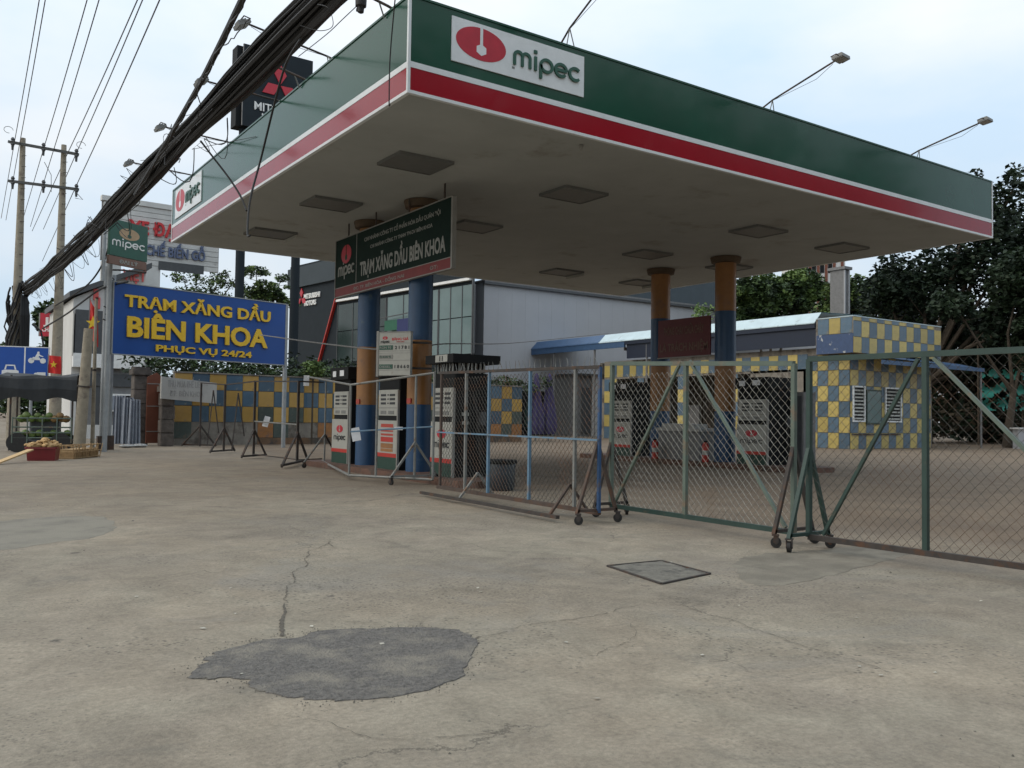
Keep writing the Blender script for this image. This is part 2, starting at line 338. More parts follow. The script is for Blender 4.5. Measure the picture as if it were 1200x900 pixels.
m_ground = ground_mat()

# ------------------------------------------------------------------ text and strokes (drawn in x,z facing -y)
def text(body, h, m, parent, loc, width=None, bold=.0, ext=.004, name='lettering', align='c', label=None, rot=None):
    cu = bpy.data.curves.new('t', 'FONT'); cu.body = body; cu.size = 1; cu.offset = bold; cu.extrude = .5; cu.resolution_u = 3
    o = bpy.data.objects.new('t', cu); C.objects.link(o)
    dg = bpy.context.evaluated_depsgraph_get(); me = bpy.data.meshes.new_from_object(o.evaluated_get(dg))
    bpy.data.objects.remove(o); me.name = name
    xs = [v.co.x for v in me.vertices]; x0, x1 = min(xs), max(xs); sy = h/.73; sx = (width/(x1-x0)) if width else sy
    off = {'c': (x0+x1)/2, 'l': x0, 'r': x1}[align]
    for v in me.vertices:
        x, y, z = v.co; v.co = ((x-off)*sx, (-ext if z > 0 else 0), y*sy)
    me.materials.clear(); me.materials.append(m)
    return inst(name, me, parent, loc, rot or (0,0,0))
def ribbon(mb, pts, w, y0, y1, close=False):
    n = len(pts); L_, R_ = [], []
    for i, p in enumerate(pts):
        a = Vector(pts[i-1] if (i > 0 or close) else p); b = Vector(pts[(i+1) % n] if (i < n-1 or close) else p)
        d = (b-a).normalized(); nn = Vector((-d.y, d.x)); q = Vector(p); L_.append(q+nn*w/2); R_.append(q-nn*w/2)
    rg = range(n if close else n-1)
    fl = [mb.addv((p.x, y0, p.y)) for p in L_]; fr = [mb.addv((p.x, y0, p.y)) for p in R_]
    bl = [mb.addv((p.x, y1, p.y)) for p in L_]; br = [mb.addv((p.x, y1, p.y)) for p in R_]
    for i in rg:
        j = (i+1) % n
        mb.face(fl[i], fr[i], fr[j], fl[j]); mb.face(bl[j], br[j], br[i], bl[i]); mb.face(fl[i], fl[j], bl[j], bl[i]); mb.face(fr[j], fr[i], br[i], br[j])
    if not close:
        mb.face(fl[0], bl[0], br[0], fr[0]); mb.face(fl[-1], fr[-1], br[-1], bl[-1])
def arc(cx, cy, r, a0, a1, n=14): return [(cx+r*math.cos(math.radians(a0+(a1-a0)*i/n)), cy+r*math.sin(math.radians(a0+(a1-a0)*i/n))) for i in range(n+1)]
def round_word(parent, m, x, z, w, xh, y=-.004, name='lettering', ext=.004):
    """the station's rounded lower-case wordmark: x is its left edge, z its baseline, w its width, xh the x height"""
    mb = MB(); t = .2; r = .4; X = 0
    st = []
    # unit = x height 1
    st.append([(t/2, 0), (t/2, 1-r+.0)]+arc(.32+t/2-.06, 1-.26-t/2, .26, 180, 0, 10)+[(.62, 0)])
    st.append(arc(.88, 1-.26-t/2, .26, 180, 0, 10)+[(1.14, 0)])
    st.append([(1.52, 0), (1.52, .92)])
    st.append([(1.88, -.42), (1.88, .5)]+arc(2.28, .5, .4, 180, -180, 22)[1:])
    e = arc(3.30, .5, .4, 0, 320, 20); st.append([(2.92, .5), (3.68, .5)]); st.append(e)
    st.append(arc(4.32, .5, .4, 45, 315, 18))
    tot = 4.72
    for i_, p in enumerate(st): ribbon(mb, [(x+a*w/tot, z+b*xh) for a, b in p], t*min(xh, w/tot*1.1), y-ext-.0015*i_, y)
    dx = x+1.52*w/tot; q = t*xh*.5; mb.box((dx-q*w/tot/xh*1.05, y-ext, z+1.12*xh), (dx+q*w/tot/xh*1.05, y, z+1.34*xh))
    return mb.build(name, m, parent)
def oval_mark(parent, m, mw, cx, cz, rx, rz_, y=-.004, ext=.004):
    mb = MB(); n = 40
    mb.prism_y([(cx+rx*math.cos(2*math.pi*i/n), cz+rz_*math.sin(2*math.pi*i/n)) for i in range(n)][::1], y-ext, y)
    o = mb.build('oval_emblem', m, parent)
    k = MB(); y2 = y-ext
    k.box((cx-rx*.055, y2-.003, cz-rz_*.1), (cx+rx*.055, y2, cz+rz_*1.02))
    hx, hz_ = rx*.22, rz_*.36
    k.prism_y([(cx+hx*math.cos(math.radians(a)), cz-rz_*.35+hz_*math.sin(math.radians(a))) for a in (30, 90, 150, 210, 270, 330)], y2-.0035, y2)
    k.build('emblem_cutout', mw, parent)
    return o

# ================================================================== SETTING
g = MB(); nx = 40
xs = sorted(set([-1500, -600, -250, -120, -60]+[-30+3*i for i in range(31)]+[90, 150, 300, 700, 1500])); ys = sorted(set([-1500, -500, -150, -60, -25]+[-12+3*i for i in range(31)]+[110, 160, 300, 700, 1500]))
idx = {}
for i, x in enumerate(xs):
    for j, y in enumerate(ys): idx[i, j] = g.addv((x, y, 0))
for i in range(len(xs)-1):
    for j in range(len(ys)-1): g.face(idx[i, j], idx[i+1, j], idx[i+1, j+1], idx[i, j+1])
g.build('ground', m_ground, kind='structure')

def outline_sheet(name, px, m, z, jit=.035, sub=22):
    pts = [at(x, y) for x, y in px]; outp = []
    n = len(pts)
    for i in range(n):
        a, b = pts[i], pts[(i+1) % n]; p0, p3 = pts[i-1], pts[(i+2) % n]
        for k in range(sub):
            t = k/sub
            p = .5*((2*a)+(b-p0)*t+(2*p0-5*a+4*b-p3)*t*t+(3*a-p0-3*b+p3)*t**3)
            d = noise.noise(Vector((p.x*6, p.y*6, z*50)))*jit*1.4+noise.noise(Vector((p.x*18, p.y*18, 3)))*jit*1.2+noise.noise(Vector((p.x*55, p.y*55, 8)))*jit*.5
            outp.append((p.x+d, p.y+noise.noise(Vector((p.x*7, p.y*7, 9)))*jit, z))
    mb = MB(); c = sum((Vector(p) for p in outp), Vector())/len(outp)
    ids = [mb.addv(p) for p in outp]
    lo = [mb.addv((p[0]+(p[0]-c.x)*.004, p[1]+(p[1]-c.y)*.004, z-.004)) for p in outp]
    mb.face(*ids)
    for i in range(len(ids)): mb.face(lo[i], lo[(i+1) % len(ids)], ids[(i+1) % len(ids)], ids[i])
    return mb.build(name, m, kind='structure')
outline_sheet('asphalt_patch', [(228,786),(250,768),(300,752),(345,748),(385,739),(450,737),(510,736),(548,745),(556,757),(545,783),(515,806),(450,817),(370,821),(310,813),(288,800),(262,795),(240,797)], m_asph, .005)
outline_sheet('rough_concrete_patch', [(868,655),(862,668),(872,680),(900,687),(945,681),(1000,667),(1064,649),(1010,640),(960,645),(910,648)], m_damp, .003, .05)
outline_sheet('worn_concrete_patch', [(-60,640),(0,645),(60,636),(110,630),(134,618),(120,606),(60,606),(0,611),(-60,618)], m_worn, .002, .03)

def crack(pts, w=.008, seed=0):
    P = [at(x, y) for x, y in pts]; mb = MB(); ctr = []
    for a, b in zip(P[:-1], P[1:]):
        n = max(2, int((b-a).length/.025))
        for k in range(n): ctr.append(a.lerp(b, k/n))
    ctr.append(P[-1]); prev = None
    amp = .25 if w > .02 else 1
    for i, p in enumerate(ctr):
        d = (ctr[min(i+1, len(ctr)-1)]-ctr[max(i-1, 0)]).normalized(); nn = Vector((-d.y, d.x, 0))
        q = p+nn*amp*(noise.noise(p*3.1+Vector((seed, 0, 0)))*.06+noise.noise(p*14)*.022+noise.noise(p*40)*.008)
        ww = w*.8*(.25+.9*abs(noise.noise(p*13+Vector((0, seed, 0))))*2)*(1 if i < len(ctr)-2 else .3)
        a, b = mb.addv(q+nn*ww/2+Vector((0, 0, .0045))), mb.addv(q-nn*ww/2+Vector((0, 0, .0045)))
        if prev and (w > .02 or noise.noise(p*5+Vector((seed*3, 1, 0))) > (-.22 if w < .01 and len(pts) < 4 else -.36)): mb.face(prev[0], prev[1], b, a)
        prev = (a, b)
    return mb
cr = [([(330,746),(331,728),(334,707)], .035), ([(334,707),(336,690),(346,674),(357,660),(363,648),(376,640),(388,634)], .012),
      ([(150,628),(240,621),(330,614),(400,609),(430,606),(462,602)], .012), ([(430,607),(480,620),(540,634),(600,652)], .007),
      ([(240,668),(290,680),(335,684),(400,690)], .007), ([(350,727),(400,727),(455,733)], .009), ([(556,750),(600,738),(690,722),(765,706)], .010),
      ([(728,702),(790,708),(900,742),(1050,792)], .007), ([(330,838),(385,850),(440,862),(520,865),(600,857)], .006), ([(600,857),(650,836),(695,826)], .005),
      ([(240,583),(290,580),(328,577)], .02), ([(700,770),(740,745),(745,730)], .005), ([(395,641),(388,632)], .01)]
allc = MB()
for k, (p, w) in enumerate(cr):
    c = crack(p, w, k); o_ = len(allc.v); allc.v += c.v; allc.f += [tuple(i+o_ for i in f) for f in c.f]; allc.mi += c.mi
allc.build('ground_cracks', m_crack, kind='structure')
# grit and small stones lying about
gr = MB(); rnd = random.Random(3)
for k in range(900):
    x = rnd.uniform(-1, 9); y = rnd.uniform(1.2, 14); r = rnd.uniform(.003, .010)*(1 if rnd.random() < .96 else 1.8)
    if noise.noise(Vector((x*.7, y*.7, 0))) < -.05: continue
    i = [gr.addv((x+r*rnd.uniform(.7,1.3)*math.cos(a), y+r*rnd.uniform(.7,1.3)*math.sin(a), -.001)) for a in (0, 1.5, 3.1, 4.6)]; t_ = gr.addv((x, y, r*rnd.uniform(.5, .9)))
    for q in range(4): gr.face(i[q], i[(q+1) % 4], t_)
pe = [(228,786),(250,768),(300,752),(385,739),(450,737),(510,736),(556,757),(545,783),(515,806),(450,817),(370,821),(288,800)]
for k in range(700):
    i = rnd.randrange(len(pe)); a = at(*pe[i]); b = at(*pe[(i+1) % len(pe)]); p = a.lerp(b, rnd.random()); x = p.x+rnd.gauss(0, .05); y = p.y+rnd.gauss(0, .05); r = rnd.uniform(.0015, .005)
    i = [gr.addv((x+r*rnd.uniform(.7,1.3)*math.cos(q_), y+r*rnd.uniform(.7,1.3)*math.sin(q_), .001)) for q_ in (0, 1.5, 3.1, 4.6)]; t_ = gr.addv((x, y, .004+r*rnd.uniform(.4, .8)))
    for q in range(4): gr.face(i[q], i[(q+1) % 4], t_)
li = MB()
for (px, py) in [(305,646),(290,648),(270,690),(365,735),(160,700),(660,600),(760,640),(880,700),(905,720),(560,690),(430,590),(250,560),(180,545),(1010,700),(700,820),(820,760)]+[(rnd.uniform(150,1150), rnd.uniform(560,800)) for _ in range(30)]:
    p = at(px, py); r = rnd.uniform(.006, .016); a_ = rnd.uniform(0, 6)
    li.quad(*[(p.x+r*math.cos(a_+q_)*(1.6 if q_ in (0, math.pi) else .8), p.y+r*math.sin(a_+q_), .005+rnd.uniform(0, .006)) for q_ in (0, math.pi/2, math.pi, 3*math.pi/2)])
li.build('litter', mat('litter_pale', (.42,.40,.34), .8, var=.6, sc=.8), kind='stuff')
gr.build('grit', mat('grit', (.15,.14,.115), .9, var=.5, sc=2), kind='stuff')

# drain cover set askew in the concrete
dc = thing('drain_cover', 'square concrete drain cover with steel rim sunk in the forecourt before the gate', 'drain cover')
q = [at(712,664), at(775,658), at(832,673), at(775,685)]
cc = sum(q, Vector())/4; dc.location = cc
mb = MB()
for i in range(4):
    a, b = q[i]-cc, q[(i+1) % 4]-cc
    mb.bar(a+Vector((0,0,.006)), b+Vector((0,0,.006)), .022, .014)
mb.build('rim', m_darksteel, dc)
mb = MB(); nn_ = 9
gid = {}
for i in range(nn_+1):
    for j in range(nn_+1):
        p = (q[0]*(1-i/nn_)+q[1]*(i/nn_))*(1-j/nn_)+(q[3]*(1-i/nn_)+q[2]*(i/nn_))*(j/nn_)-cc
        gid[i, j] = mb.addv(p*.97+Vector((0, 0, .008+.007*noise.noise(Vector((i*1.3, j*1.7, 0))))))
for i in range(nn_):
    for j in range(nn_): mb.face(gid[i, j], gid[i, j+1], gid[i+1, j+1], gid[i+1, j])
mb.build('slab', mat('cover_concrete', (.17,.16,.135), .95, var=.3, sc=8, col2=(.09,.085,.075), c2=.56, c2sc=5, bump=.8, bsc=60), dc)

# ================================================================== CANOPY
X0, X1, Y0, Y1, H, T = 5.30, 20.54, 10.24, 23.05, 5.536, 6.84
cp = thing('petrol_station_canopy', 'large flat petrol station canopy with green, white and red fascia on four columns', 'canopy', (0,0,0))
mb = MB(); mb.box((X0+.03, Y0+.03, H+.01), (X1-.03, Y1-.03, H+.12)); mb.build('soffit', m_soff, cp)
mb = MB(); mb.box((X0+.1, Y0+.1, T-.3), (X1-.1, Y1-.1, T-.2)); mb.build('roof_deck', m_roof, cp)
def fascia(nm, z0, z1, m, out):
    for sx0, sy0, sx1, sy1 in ((X0, Y0, X1, Y0), (X0, Y0, X0, Y1), (X1, Y0, X1, Y1), (X0, Y1, X1, Y1)):
        mb = MB()
        if sy0 == sy1:
            s = -1 if sy0 == Y0 else 1; a, b = sorted((sy0+s*out, sy0-s*.05)); mb.box((sx0+.03, a, z0), (sx1-.03, b, z1))
        else:
            s = -1 if sx0 == X0 else 1; a, b = sorted((sx0+s*out, sx0-s*.05)); mb.box((a, sy0+.03, z0), (b, sy1-.03, z1))
        mb.build(nm, m, cp)
fascia('green_fascia', 5.965, T, m_green, 0); fascia('white_stripe', 5.885, 5.965, m_white, .006); fascia('red_fascia', 5.575, 5.885, m_red, 0); fascia('bottom_trim', H-.005, 5.575, m_white, .01)
fascia('top_trim', T, T+.03, m_green, .015)
for x, y in ((X0, Y0), (X1, Y0), (X0, Y1), (X1, Y1)):
    sx = 1 if x == X0 else -1; sy = 1 if y == Y0 else -1
    mb = MB(); mb.box((min(x-sx*.012, x+sx*.028), min(y-sy*.012, y+sy*.028), H-.006), (max(x-sx*.012, x+sx*.028), max(y-sy*.012, y+sy*.028), T+.032)); mb.build('corner_trim', m_white, cp)
# soffit lamps
fr = MB(); w_, d_ = .50, .41
for x in (7.75*.893, 11.6*.893, 17.6*.893, 21.1*.893):
    for y in (14.6*.893, 18.65*.893, 22.75*.893):
        a = MB(); a.box((-w_, -d_, -.03), (w_, d_, .012)); o = inst('soffit_lamp', a.mesh('soffit_lamp', m_lampdark), cp, (x, y, H))
        e = MB()
        for p in (((-w_-.015, -d_-.015, -.045), (w_+.015, -d_, .01)), ((-w_-.015, d_, -.045), (w_+.015, d_+.015, .01)), ((-w_-.015, -d_, -.045), (-w_, d_, .01)), ((w_, -d_, -.045), (w_+.015, d_, .01))): e.box(*p)
        e.build('lamp_frame', m_lampdark, o)
    e = MB(); e.box((w_-.012, -d_, -.12), (w_+.004, d_, -.045)); e.build('painted_lit_edge', m_pwhite, o)  # white strip stands for the recess side lit by the sky
# small bulb socket and a hanging lead
mb = MB(); mb.lathe([(.035, 0), (.035, -.04), (.015, -.08)][::-1], 10, at(681,170,'z',H)); mb.build('bulb_socket', m_trim, cp)
# columns with painted bands
for cx, cy, r in ((8.35, 15.4, .245), (8.35, 17.8, .245), (17.72, 15.78, .275), (17.72, 18.22, .275)):
    mb = MB(); z = .0
    col = bpy.data.objects.new('column', None)
    bands = [(0, 1.45, m_blue), (1.45, 2.73, m_orange), (2.73, 4.10, m_blue), (4.10, H-.1, m_orange)]
    core = MB(); core.lathe([(r-.01, 0), (r-.01, H)], 32, (cx, cy, 0)); core = core.build('column', m_orange, cp, smooth=True)
    for z0, z1, m in bands:
        b = MB(); b.lathe([(r, z0+.001), (r, z1-.001)], 32, (cx, cy, 0)); b.build('painted_band', m, core, smooth=True)
    b = MB(); b.lathe([(r+.02, H-.16), (r+.10, H-.14), (r+.13, H-.02), (r+.13, H)], 32, (cx, cy, 0)); b.build('collar', m_collar, core, smooth=True)
    b = MB(); b.lathe([(r+.004, 1.46), (r+.004, 1.60)], 32, (cx, cy, 0))
    if cx < 10:
        s_ = MB(); s_.box((cx-r-.006, cy-.11, 1.47), (cx-r+.03, cy+.05, 1.57)); s_.build('red_sticker', m_bandred, core)
# logo boards
def logo_board(x, y, rz, w, h, z):
    M_ = Matrix.Translation((x, y, z)) @ Matrix.Rotation(rz, 4, 'Z')
    bd = MB(); bd.box((-w/2, -.02, -h/2), (w/2, .01, h/2)); bd = bd.build('logo_board', m_white, cp); bd.matrix_local = M_
    oval_mark(bd, m_lred, m_white, -w*.5+w*.205, h*.04, w*.178, h*.37, y=-.02)
    round_word(bd, m_lgreen, -w*.5+w*.435, -h*.20, w*.53, h*.36, y=-.02, ext=.02)
    t = MB(); t.box((-w*.5+w*.43, -.022, -h*.30), (-w*.5+w*.45, -.02, -h*.25)); t.build('register_mark', m_steel, bd)
logo_board((6.66+9.29)/2*.893, Y0, 0, 2.62*.893, .70*.893, 7.21*.893)
logo_board(X0, (25.41+22.73)/2*.893, -math.pi/2, 2.66*.893, .80*.893, 7.18*.893)
# grimy water marks low relief are in the panel material

# floodlights standing out from the canopy edges
def floodlight(kx, ky, dirv, reach, rise, label, drop=.18, z=None, headup=0, gname='floodlights on arms above the canopy edge'):
    t = thing('floodlight', label, 'floodlight', (kx, ky, T+.03), 0, gname)
    d = Vector(dirv).normalized(); s = Vector((-d.y, d.x, 0)); hd = d*reach+Vector((0, 0, rise))
    mb = MB(); mb.tube([(-d*.45), (d*.0+Vector((0, 0, rise*.35))), hd], .016, 6); mb.build('arm', m_darksteel, t)
    mb = MB(); mb.tube([d*.0+Vector((0, 0, rise*.35)), Vector((0,0,-.02))+s*.12-d*.04], .009, 5); mb.tube([d*.0+Vector((0, 0, rise*.35)), Vector((0,0,-.02))-s*.03-d*.04], .009, 5); mb.build('brace', m_steel, t)
    mb = MB(); mb.tube([hd*.95+Vector((0,0,-.02)), hd*.7+Vector((0,0,-.06)), Vector((0, 0, rise*.33))], .004, 4); mb.build('lead', m_cable, t)
    ang = math.atan2(d.y, d.x); Mx = Matrix.Translation(hd) @ Matrix.Rotation(ang, 4, 'Z') @ Matrix.Rotation(math.radians(28+headup), 4, 'Y')
    mb = MB(); mb.box((-.02, -.13, -.03), (.18, .13, .025), Mx); mb.box((.02, -.09, .025), (.15, .09, .055), Mx); o = mb.build('housing', m_lampw, t)
    mb = MB(); mb.box((0, -.115, -.038), (.165, .115, -.029), Mx); mb.build('lens', m_lampf, o)
    mb = MB(); mb.tube([hd-s*.19, hd-s*.19+d*.1+Vector((0,0,.02)), hd+s*.19+d*.1+Vector((0,0,.02)), hd+s*.19], .01, 5); mb.build('bracket', m_darksteel, t)
for yy, lb in ((21.4, 'floodlight over the left fascia, farthest along, beside the thick cable bundle'), (18.3, 'second farthest floodlight over the left fascia, against the sky left of the cables'),
               (15.3, 'floodlight over the left fascia, third from its far end, in front of the cable'), (13.05, 'floodlight over the left fascia right of the thin cable at the top of the picture')):
    floodlight(X0, yy, (-1, 0, 0), 1.3, .28 if yy < 15 else .1, lb)
floodlight(12.72, Y0, (.10, -1, 0), 1.25, .55, 'floodlight on a long arm above the middle of the right fascia', headup=-35)
floodlight(17.5, Y0, (.10, -1, 0), 1.25, .45, 'floodlight on a long arm above the far end of the right fascia', headup=-35)
floodlight(8.02, Y0, (-.1, -1, 0), 1.4, .75, 'bare lamp arm rising out of the picture behind the white logo board')
# dead lamp stubs on the left edge
for (a, b, lb) in ((10.9, 11.5, 'short rusty lamp stub nearest the canopy corner on the left edge'), (14.15, 14.6, 'short rusty lamp stub by the foot of the tall black pylon sign')):
    t = thing('lamp_stub', lb, 'lamp stub', (X0, a, T), 0)
    mb = MB(); mb.tube([(.35, 0, .03), (0, 0, .12), (-.55, .1, .28)], .02, 6); mb.build('arm', m_brownsteel, t)
    mb = MB(); mb.tube([(-.12, .02, .15), (-.02, .06, -.03)], .012, 5); mb.build('brace', m_steel, t)

# ================================================================== SIGNS ON THE COLUMNS
sg = thing('company_sign', 'dark green company sign with red lower band fixed across the two left columns', 'sign', (8.0, 16.2, 3.92), -math.pi/2)
w2 = 2.62; h2 = 1.30
mb = MB(); mb.box((-w2, -.03, 0), (w2, .03, h2)); mb.build('board', m_sgreen, sg)
mb = MB()
for a, b in (((-w2-.02, -.045, -.02), (w2+.03, .04, 0)), ((-w2-.02, -.045, h2), (w2+.03, .04, h2+.02)), ((w2, -.045, 0), (w2+.05, .04, h2)), ((-w2-.02, -.045, 0), (-w2, .04, h2))): mb.box(a, b)
mb.build('frame', m_trim, sg)
mb = MB(); mb.box((-w2, -.036, 0), (w2, -.03, .19)); mb.build('red_band', mat('dull_red', (.19,.022,.022), .6), sg)
mb = MB(); mb.box((-w2, -.038, .19), (w2, -.03, .205)); mb.box((-w2+1.12, -.035, .205), (-w2+1.14, -.03, h2)); mb.build('divider', m_trim, sg)
oval_mark(sg, m_lred, m_green, -w2+.58, .93, .27, .21, y=-.031)
round_word(sg, m_dimwhite, -w2+.14, .46, .9, .22, y=-.031)
text('CHI NHÁNH CÔNG TY CỔ PHẦN HÓA DẦU QUÂN ĐỘI', .085, m_dimwhite, sg, (.56, -.031, 1.06), 3.3, .012)
text('CHI NHÁNH CÔNG TY TNHH TM-DV BIÊN KHOA', .075, m_dimwhite, sg, (.56, -.031, .87), 2.7, .01)
text('TRẠM XĂNG DẦU BIÊN KHOA', .30, m_dimwhite, sg, (.56, -.031, .34), 3.7, .03)
text('ĐC: TP. BIÊN HÒA - ĐỒNG NAI', .07, m_trim, sg, (-.4, -.037, .055), 2.4, .01); text('ĐT:', .07, m_trim, sg, (2.0, -.037, .055), .3, .01)
for x in (-2.0, -.6, .9, 2.3):
    mb = MB(); mb.box((x-.02, -.01, h2+.02), (x+.02, .01, H-3.92)); mb.build('hanger', m_darksteel, sg)

rs = thing('red_notice_board', 'faded dark red notice board hanging between the two right-hand columns', 'notice board', (17.42, 17.0, 2.95), -math.pi/2)
mb = MB(); mb.box((-.98, -.02, 0), (.98, .02, 1.05)); mb.build('board', m_maroon, rs)
text('PHÒNG CHÁY CHỮA CHÁY', .22, m_dimbrown, rs, (0, -.021, .62), 1.5, .03); text('LÀ TRÁCH NHIỆM', .22, m_dimbrown, rs, (0, -.021, .16), 1.8, .03)
mb = MB(); mb.box((-1.0, -.03, -.03), (1.0, .03, 0)); mb.build('bottom_rail', m_trim, rs)

# price board on a post in front of the left columns
pb = thing('price_board', 'white fuel price board with green rows bracketed to the nearer blue and orange left column', 'price board', (0,0,0), 0)
a = at(441, 440, 'x', 7.55); b = at(480, 440, 'x', 7.9)
d = Vector((b.x-a.x, b.y-a.y, 0)); a = atd(444, 440, 17.0); b = atd(481, 440, 16.7); d = Vector((b.x-a.x, b.y-a.y, 0)); W_ = d.length
pb.location = (a.x, a.y, 2.0); pb.rotation_euler = (0, 0, math.atan2(d.y, d.x))
mb = MB(); mb.box((0, -.02, 0), (W_, .06, .83)); mb.build('panel', m_pwhite, pb)
mb = MB(); mb.box((-.05, -.03, -.02), (0, .08, .87)); mb.box((0, -.028, .83), (W_, .07, .85)); mb.build('frame', m_trim, pb)
for z_ in (.15, .65):
    mb = MB(); mb.bar((W_-.25, .08, z_), (W_+.22, .42, z_), .04); mb.build('bracket', m_darksteel, pb)
oval_mark(pb, m_lred, m_pwhite, W_*.2, .73, W_*.08, .033, y=-.021); round_word(pb, m_ink, W_*.06, .635, W_*.28, .04, y=-.021)
text('BẢNG GIÁ', .05, m_bred, pb, (W_*.68, -.021, .68), W_*.52, .02); text('XĂNG DẦU', .02, m_bred, pb, (W_*.68, -.021, .64), W_*.25, .01)
for k, (zz, nm, num) in enumerate(((.50, 'RON 95', '2 1 7 8 1'), (.32, 'E5 RON 92', ''), (.13, 'DIESEL', '1 8 6 6 0'))):
    mb = MB(); mb.box((.015, -.028, zz), (W_*.45, -.02, zz+.085)); o = mb.build('name_strip', m_lgreen if k != 1 else m_trim, pb)
    text(nm, .045, m_dimwhite if k != 1 else m_lgreen, pb, (W_*.22, -.029, zz+.02), W_*.36, .01)
    if num: text(num, .065, m_ink, pb, (W_*.74, -.022, zz+.01), W_*.45, .03)
for zz in (.62, .47, .43, .29, .10): 
    mb = MB(); mb.box((.01, -.0235, zz), (W_-.01, -.02, zz+.006)); mb.build('ruled_line', m_steel, pb)

# ================================================================== PUMP ISLANDS AND PUMPS
for (xa, xb, ya, yb) in ((7.75, 8.95, 12.6, 20.2), (17.0, 18.6, 12.9, 21.2)):
    mb = MB(); mb.rbox((xa, ya, -.02), (xb, yb, .12), .25); o = mb.build('pump_island', m_kerb, kind='structure')
def fuel_pump(y0, y1, label, head=True, advert=False, x0=8.1, dx=.62, paint=True, ztop=2.02, hood=False):
    """y1 = near end of its front; front faces -x"""
    w = y0-y1
    t = thing('fuel_pump', label, 'fuel pump', (x0, y0, .12), -math.pi/2, 'fuel pumps')       # local x = -Y world, local y = +X world... front towards -y local
    zb = 0
    mb = MB(); mb.rbox((.0, 0, 0), (w, dx, ztop-.12), .02); mb.build('cabinet', m_black, t)
    mb = MB(); mb.box((.03, -.02, 1.10), (w-.02, 0, 1.63)); pnl = mb.build('display_panel', m_pwhite, t)
    for k in range(3):
        for sx in (.14, .58):
            e = MB(); e.box((w*sx, -.026, 1.33+.085*k), (w*(sx+.25), -.02, 1.375+.085*k)); e.build('display_window', m_ink, pnl)
    e = MB()
    for k in range(3): e.box((w*.47, -.026, 1.34+.085*k), (w*.52, -.02, 1.37+.085*k))
    e.build('button', m_ink, pnl)
    for sx in (.14, .52):
        e = MB(); e.box((w*sx, -.026, 1.13), (w*(sx+.27), -.02, 1.2)); e.build('label_plate', m_steel, pnl)
    e = MB(); e.box((.03, -.024, 1.255), (w-.02, -.02, 1.262)); e.build('panel_joint', m_ink, pnl)
    mb = MB(); mb.box((-.02, -.035, .33), (w-.01, 0, 1.0)); dr = mb.build('door_panel', m_pwhite, t)
    mb = MB(); mb.box((-.025, -.04, .25), (w-.005, 0, .33)); mb.build('red_band', m_pred, t)
    mb = MB(); mb.box((-.02, -.035, .0), (w-.01, 0, .25)); mb.build('green_plinth', m_pgreen, t)
    mb = MB(); mb.box((w-.02, -.045, 0), (w+.02, .0, 1.62)); mb.build('corner_strip', m_trim, t)
    if advert:
        for k, (c, a, b) in enumerate(((m_bandred, .86, .93), (m_bandred, .77, .80), (m_bandred, .69, .73), (m_pred, .56, .66), (m_torg, .43, .53), (m_torg, .36, .42))):
            e = MB(); e.box((w*.2, -.038, a), (w*.8, -.035, b)); e.build('advert_line', c, dr)
    else:
        oval_mark(dr, m_lred, m_pwhite, w*.48, .78, w*.2, .085, y=-.036); round_word(dr, m_ink, w*.1, .53, w*.76, .10, y=-.036)
    if hood:
        mb = MB(); mb.box((-.12, -.12, 2.08), (w+.12, dx+.18, 2.24)); mb.build('hood', m_black, t)
        mb = MB(); mb.box((w*.35, -.13, 2.10), (w*.9, -.12, 2.23)); hp = mb.build('price_plate', m_pwhite, t)
        text('11', .09, m_ink, hp, (w*.62, -.131, 2.12), .12, .04)
        mb = MB()
        for k in range(7): mb.box((w+.005, .06+k*(dx-.1)/7, ztop-.12), (w+.02, .10+k*(dx-.1)/7, 2.08))
        for k in range(7): mb.box((.03+k*(w-.05)/7, 0.0, ztop-.12), (.06+k*(w-.05)/7, .02, 2.08))
        mb.build('vent_fins', m_steel, t)
        mb = MB(); mb.box((.06, .06, ztop-.12), (w-.06, dx-.06, 2.08)); mb.build('neck', m_black, t)
        e = MB(); e.box((w+.001, dx*.2, 1.12), (w+.008, dx*.42, 1.18)); e.box((w+.001, dx*.22, .96), (w+.008, dx*.40, 1.02)); e.build('side_sticker', m_pwhite, t)
    else:
        mb = MB(); mb.box((-.04, -.08, ztop-.12), (w+.05, dx+.06, ztop+.16)); mb.build('hood', m_black, t)
        e = MB(); e.box((w*.1, -.088, ztop-.05), (w*.3, -.08, ztop+.08)); e.box((w*.55, -.088, ztop-.04), (w*.8, -.08, ztop+.09)); e.build('hood_sticker', m_paper, t)
    # hose and nozzle on the near side
    mb = MB(); mb.tube([(w+.04, dx*.5, 1.5), (w+.14, dx*.55, 1.2), (w+.16, dx*.6, .5), (w+.12, dx*.7, .25), (w+.06, dx*.75, .6), (w+.04, dx*.8, 1.0)], .018, 6); h_ = mb.build('hose', m_rubber, t, smooth=True)
    mb = MB(); mb.box((w, dx*.72, .95), (w+.07, dx*.88, 1.2)); mb.build('nozzle', m_greydk, h_)
    return t
fuel_pump(19.05, 18.17, 'leftmost fuel pump, with a red oval on its white door, beyond the blue column')
fuel_pump(16.69, 15.76, 'fuel pump between the left columns with red and orange notice on its door', advert=True)
fuel_pump(14.37, 13.58, 'large fuel pump nearest the mesh barrier, with finned neck and number plate on its hood', hood=True, dx=.72)
fuel_pump(19.95, 19.05, 'far fuel pump of the right island, behind the left edge of the mesh gate', x0=17.4, dx=.9)
fuel_pump(15.05, 14.11, 'near fuel pump of the right island, behind the right half of the mesh gate', x0=17.4, dx=.9)
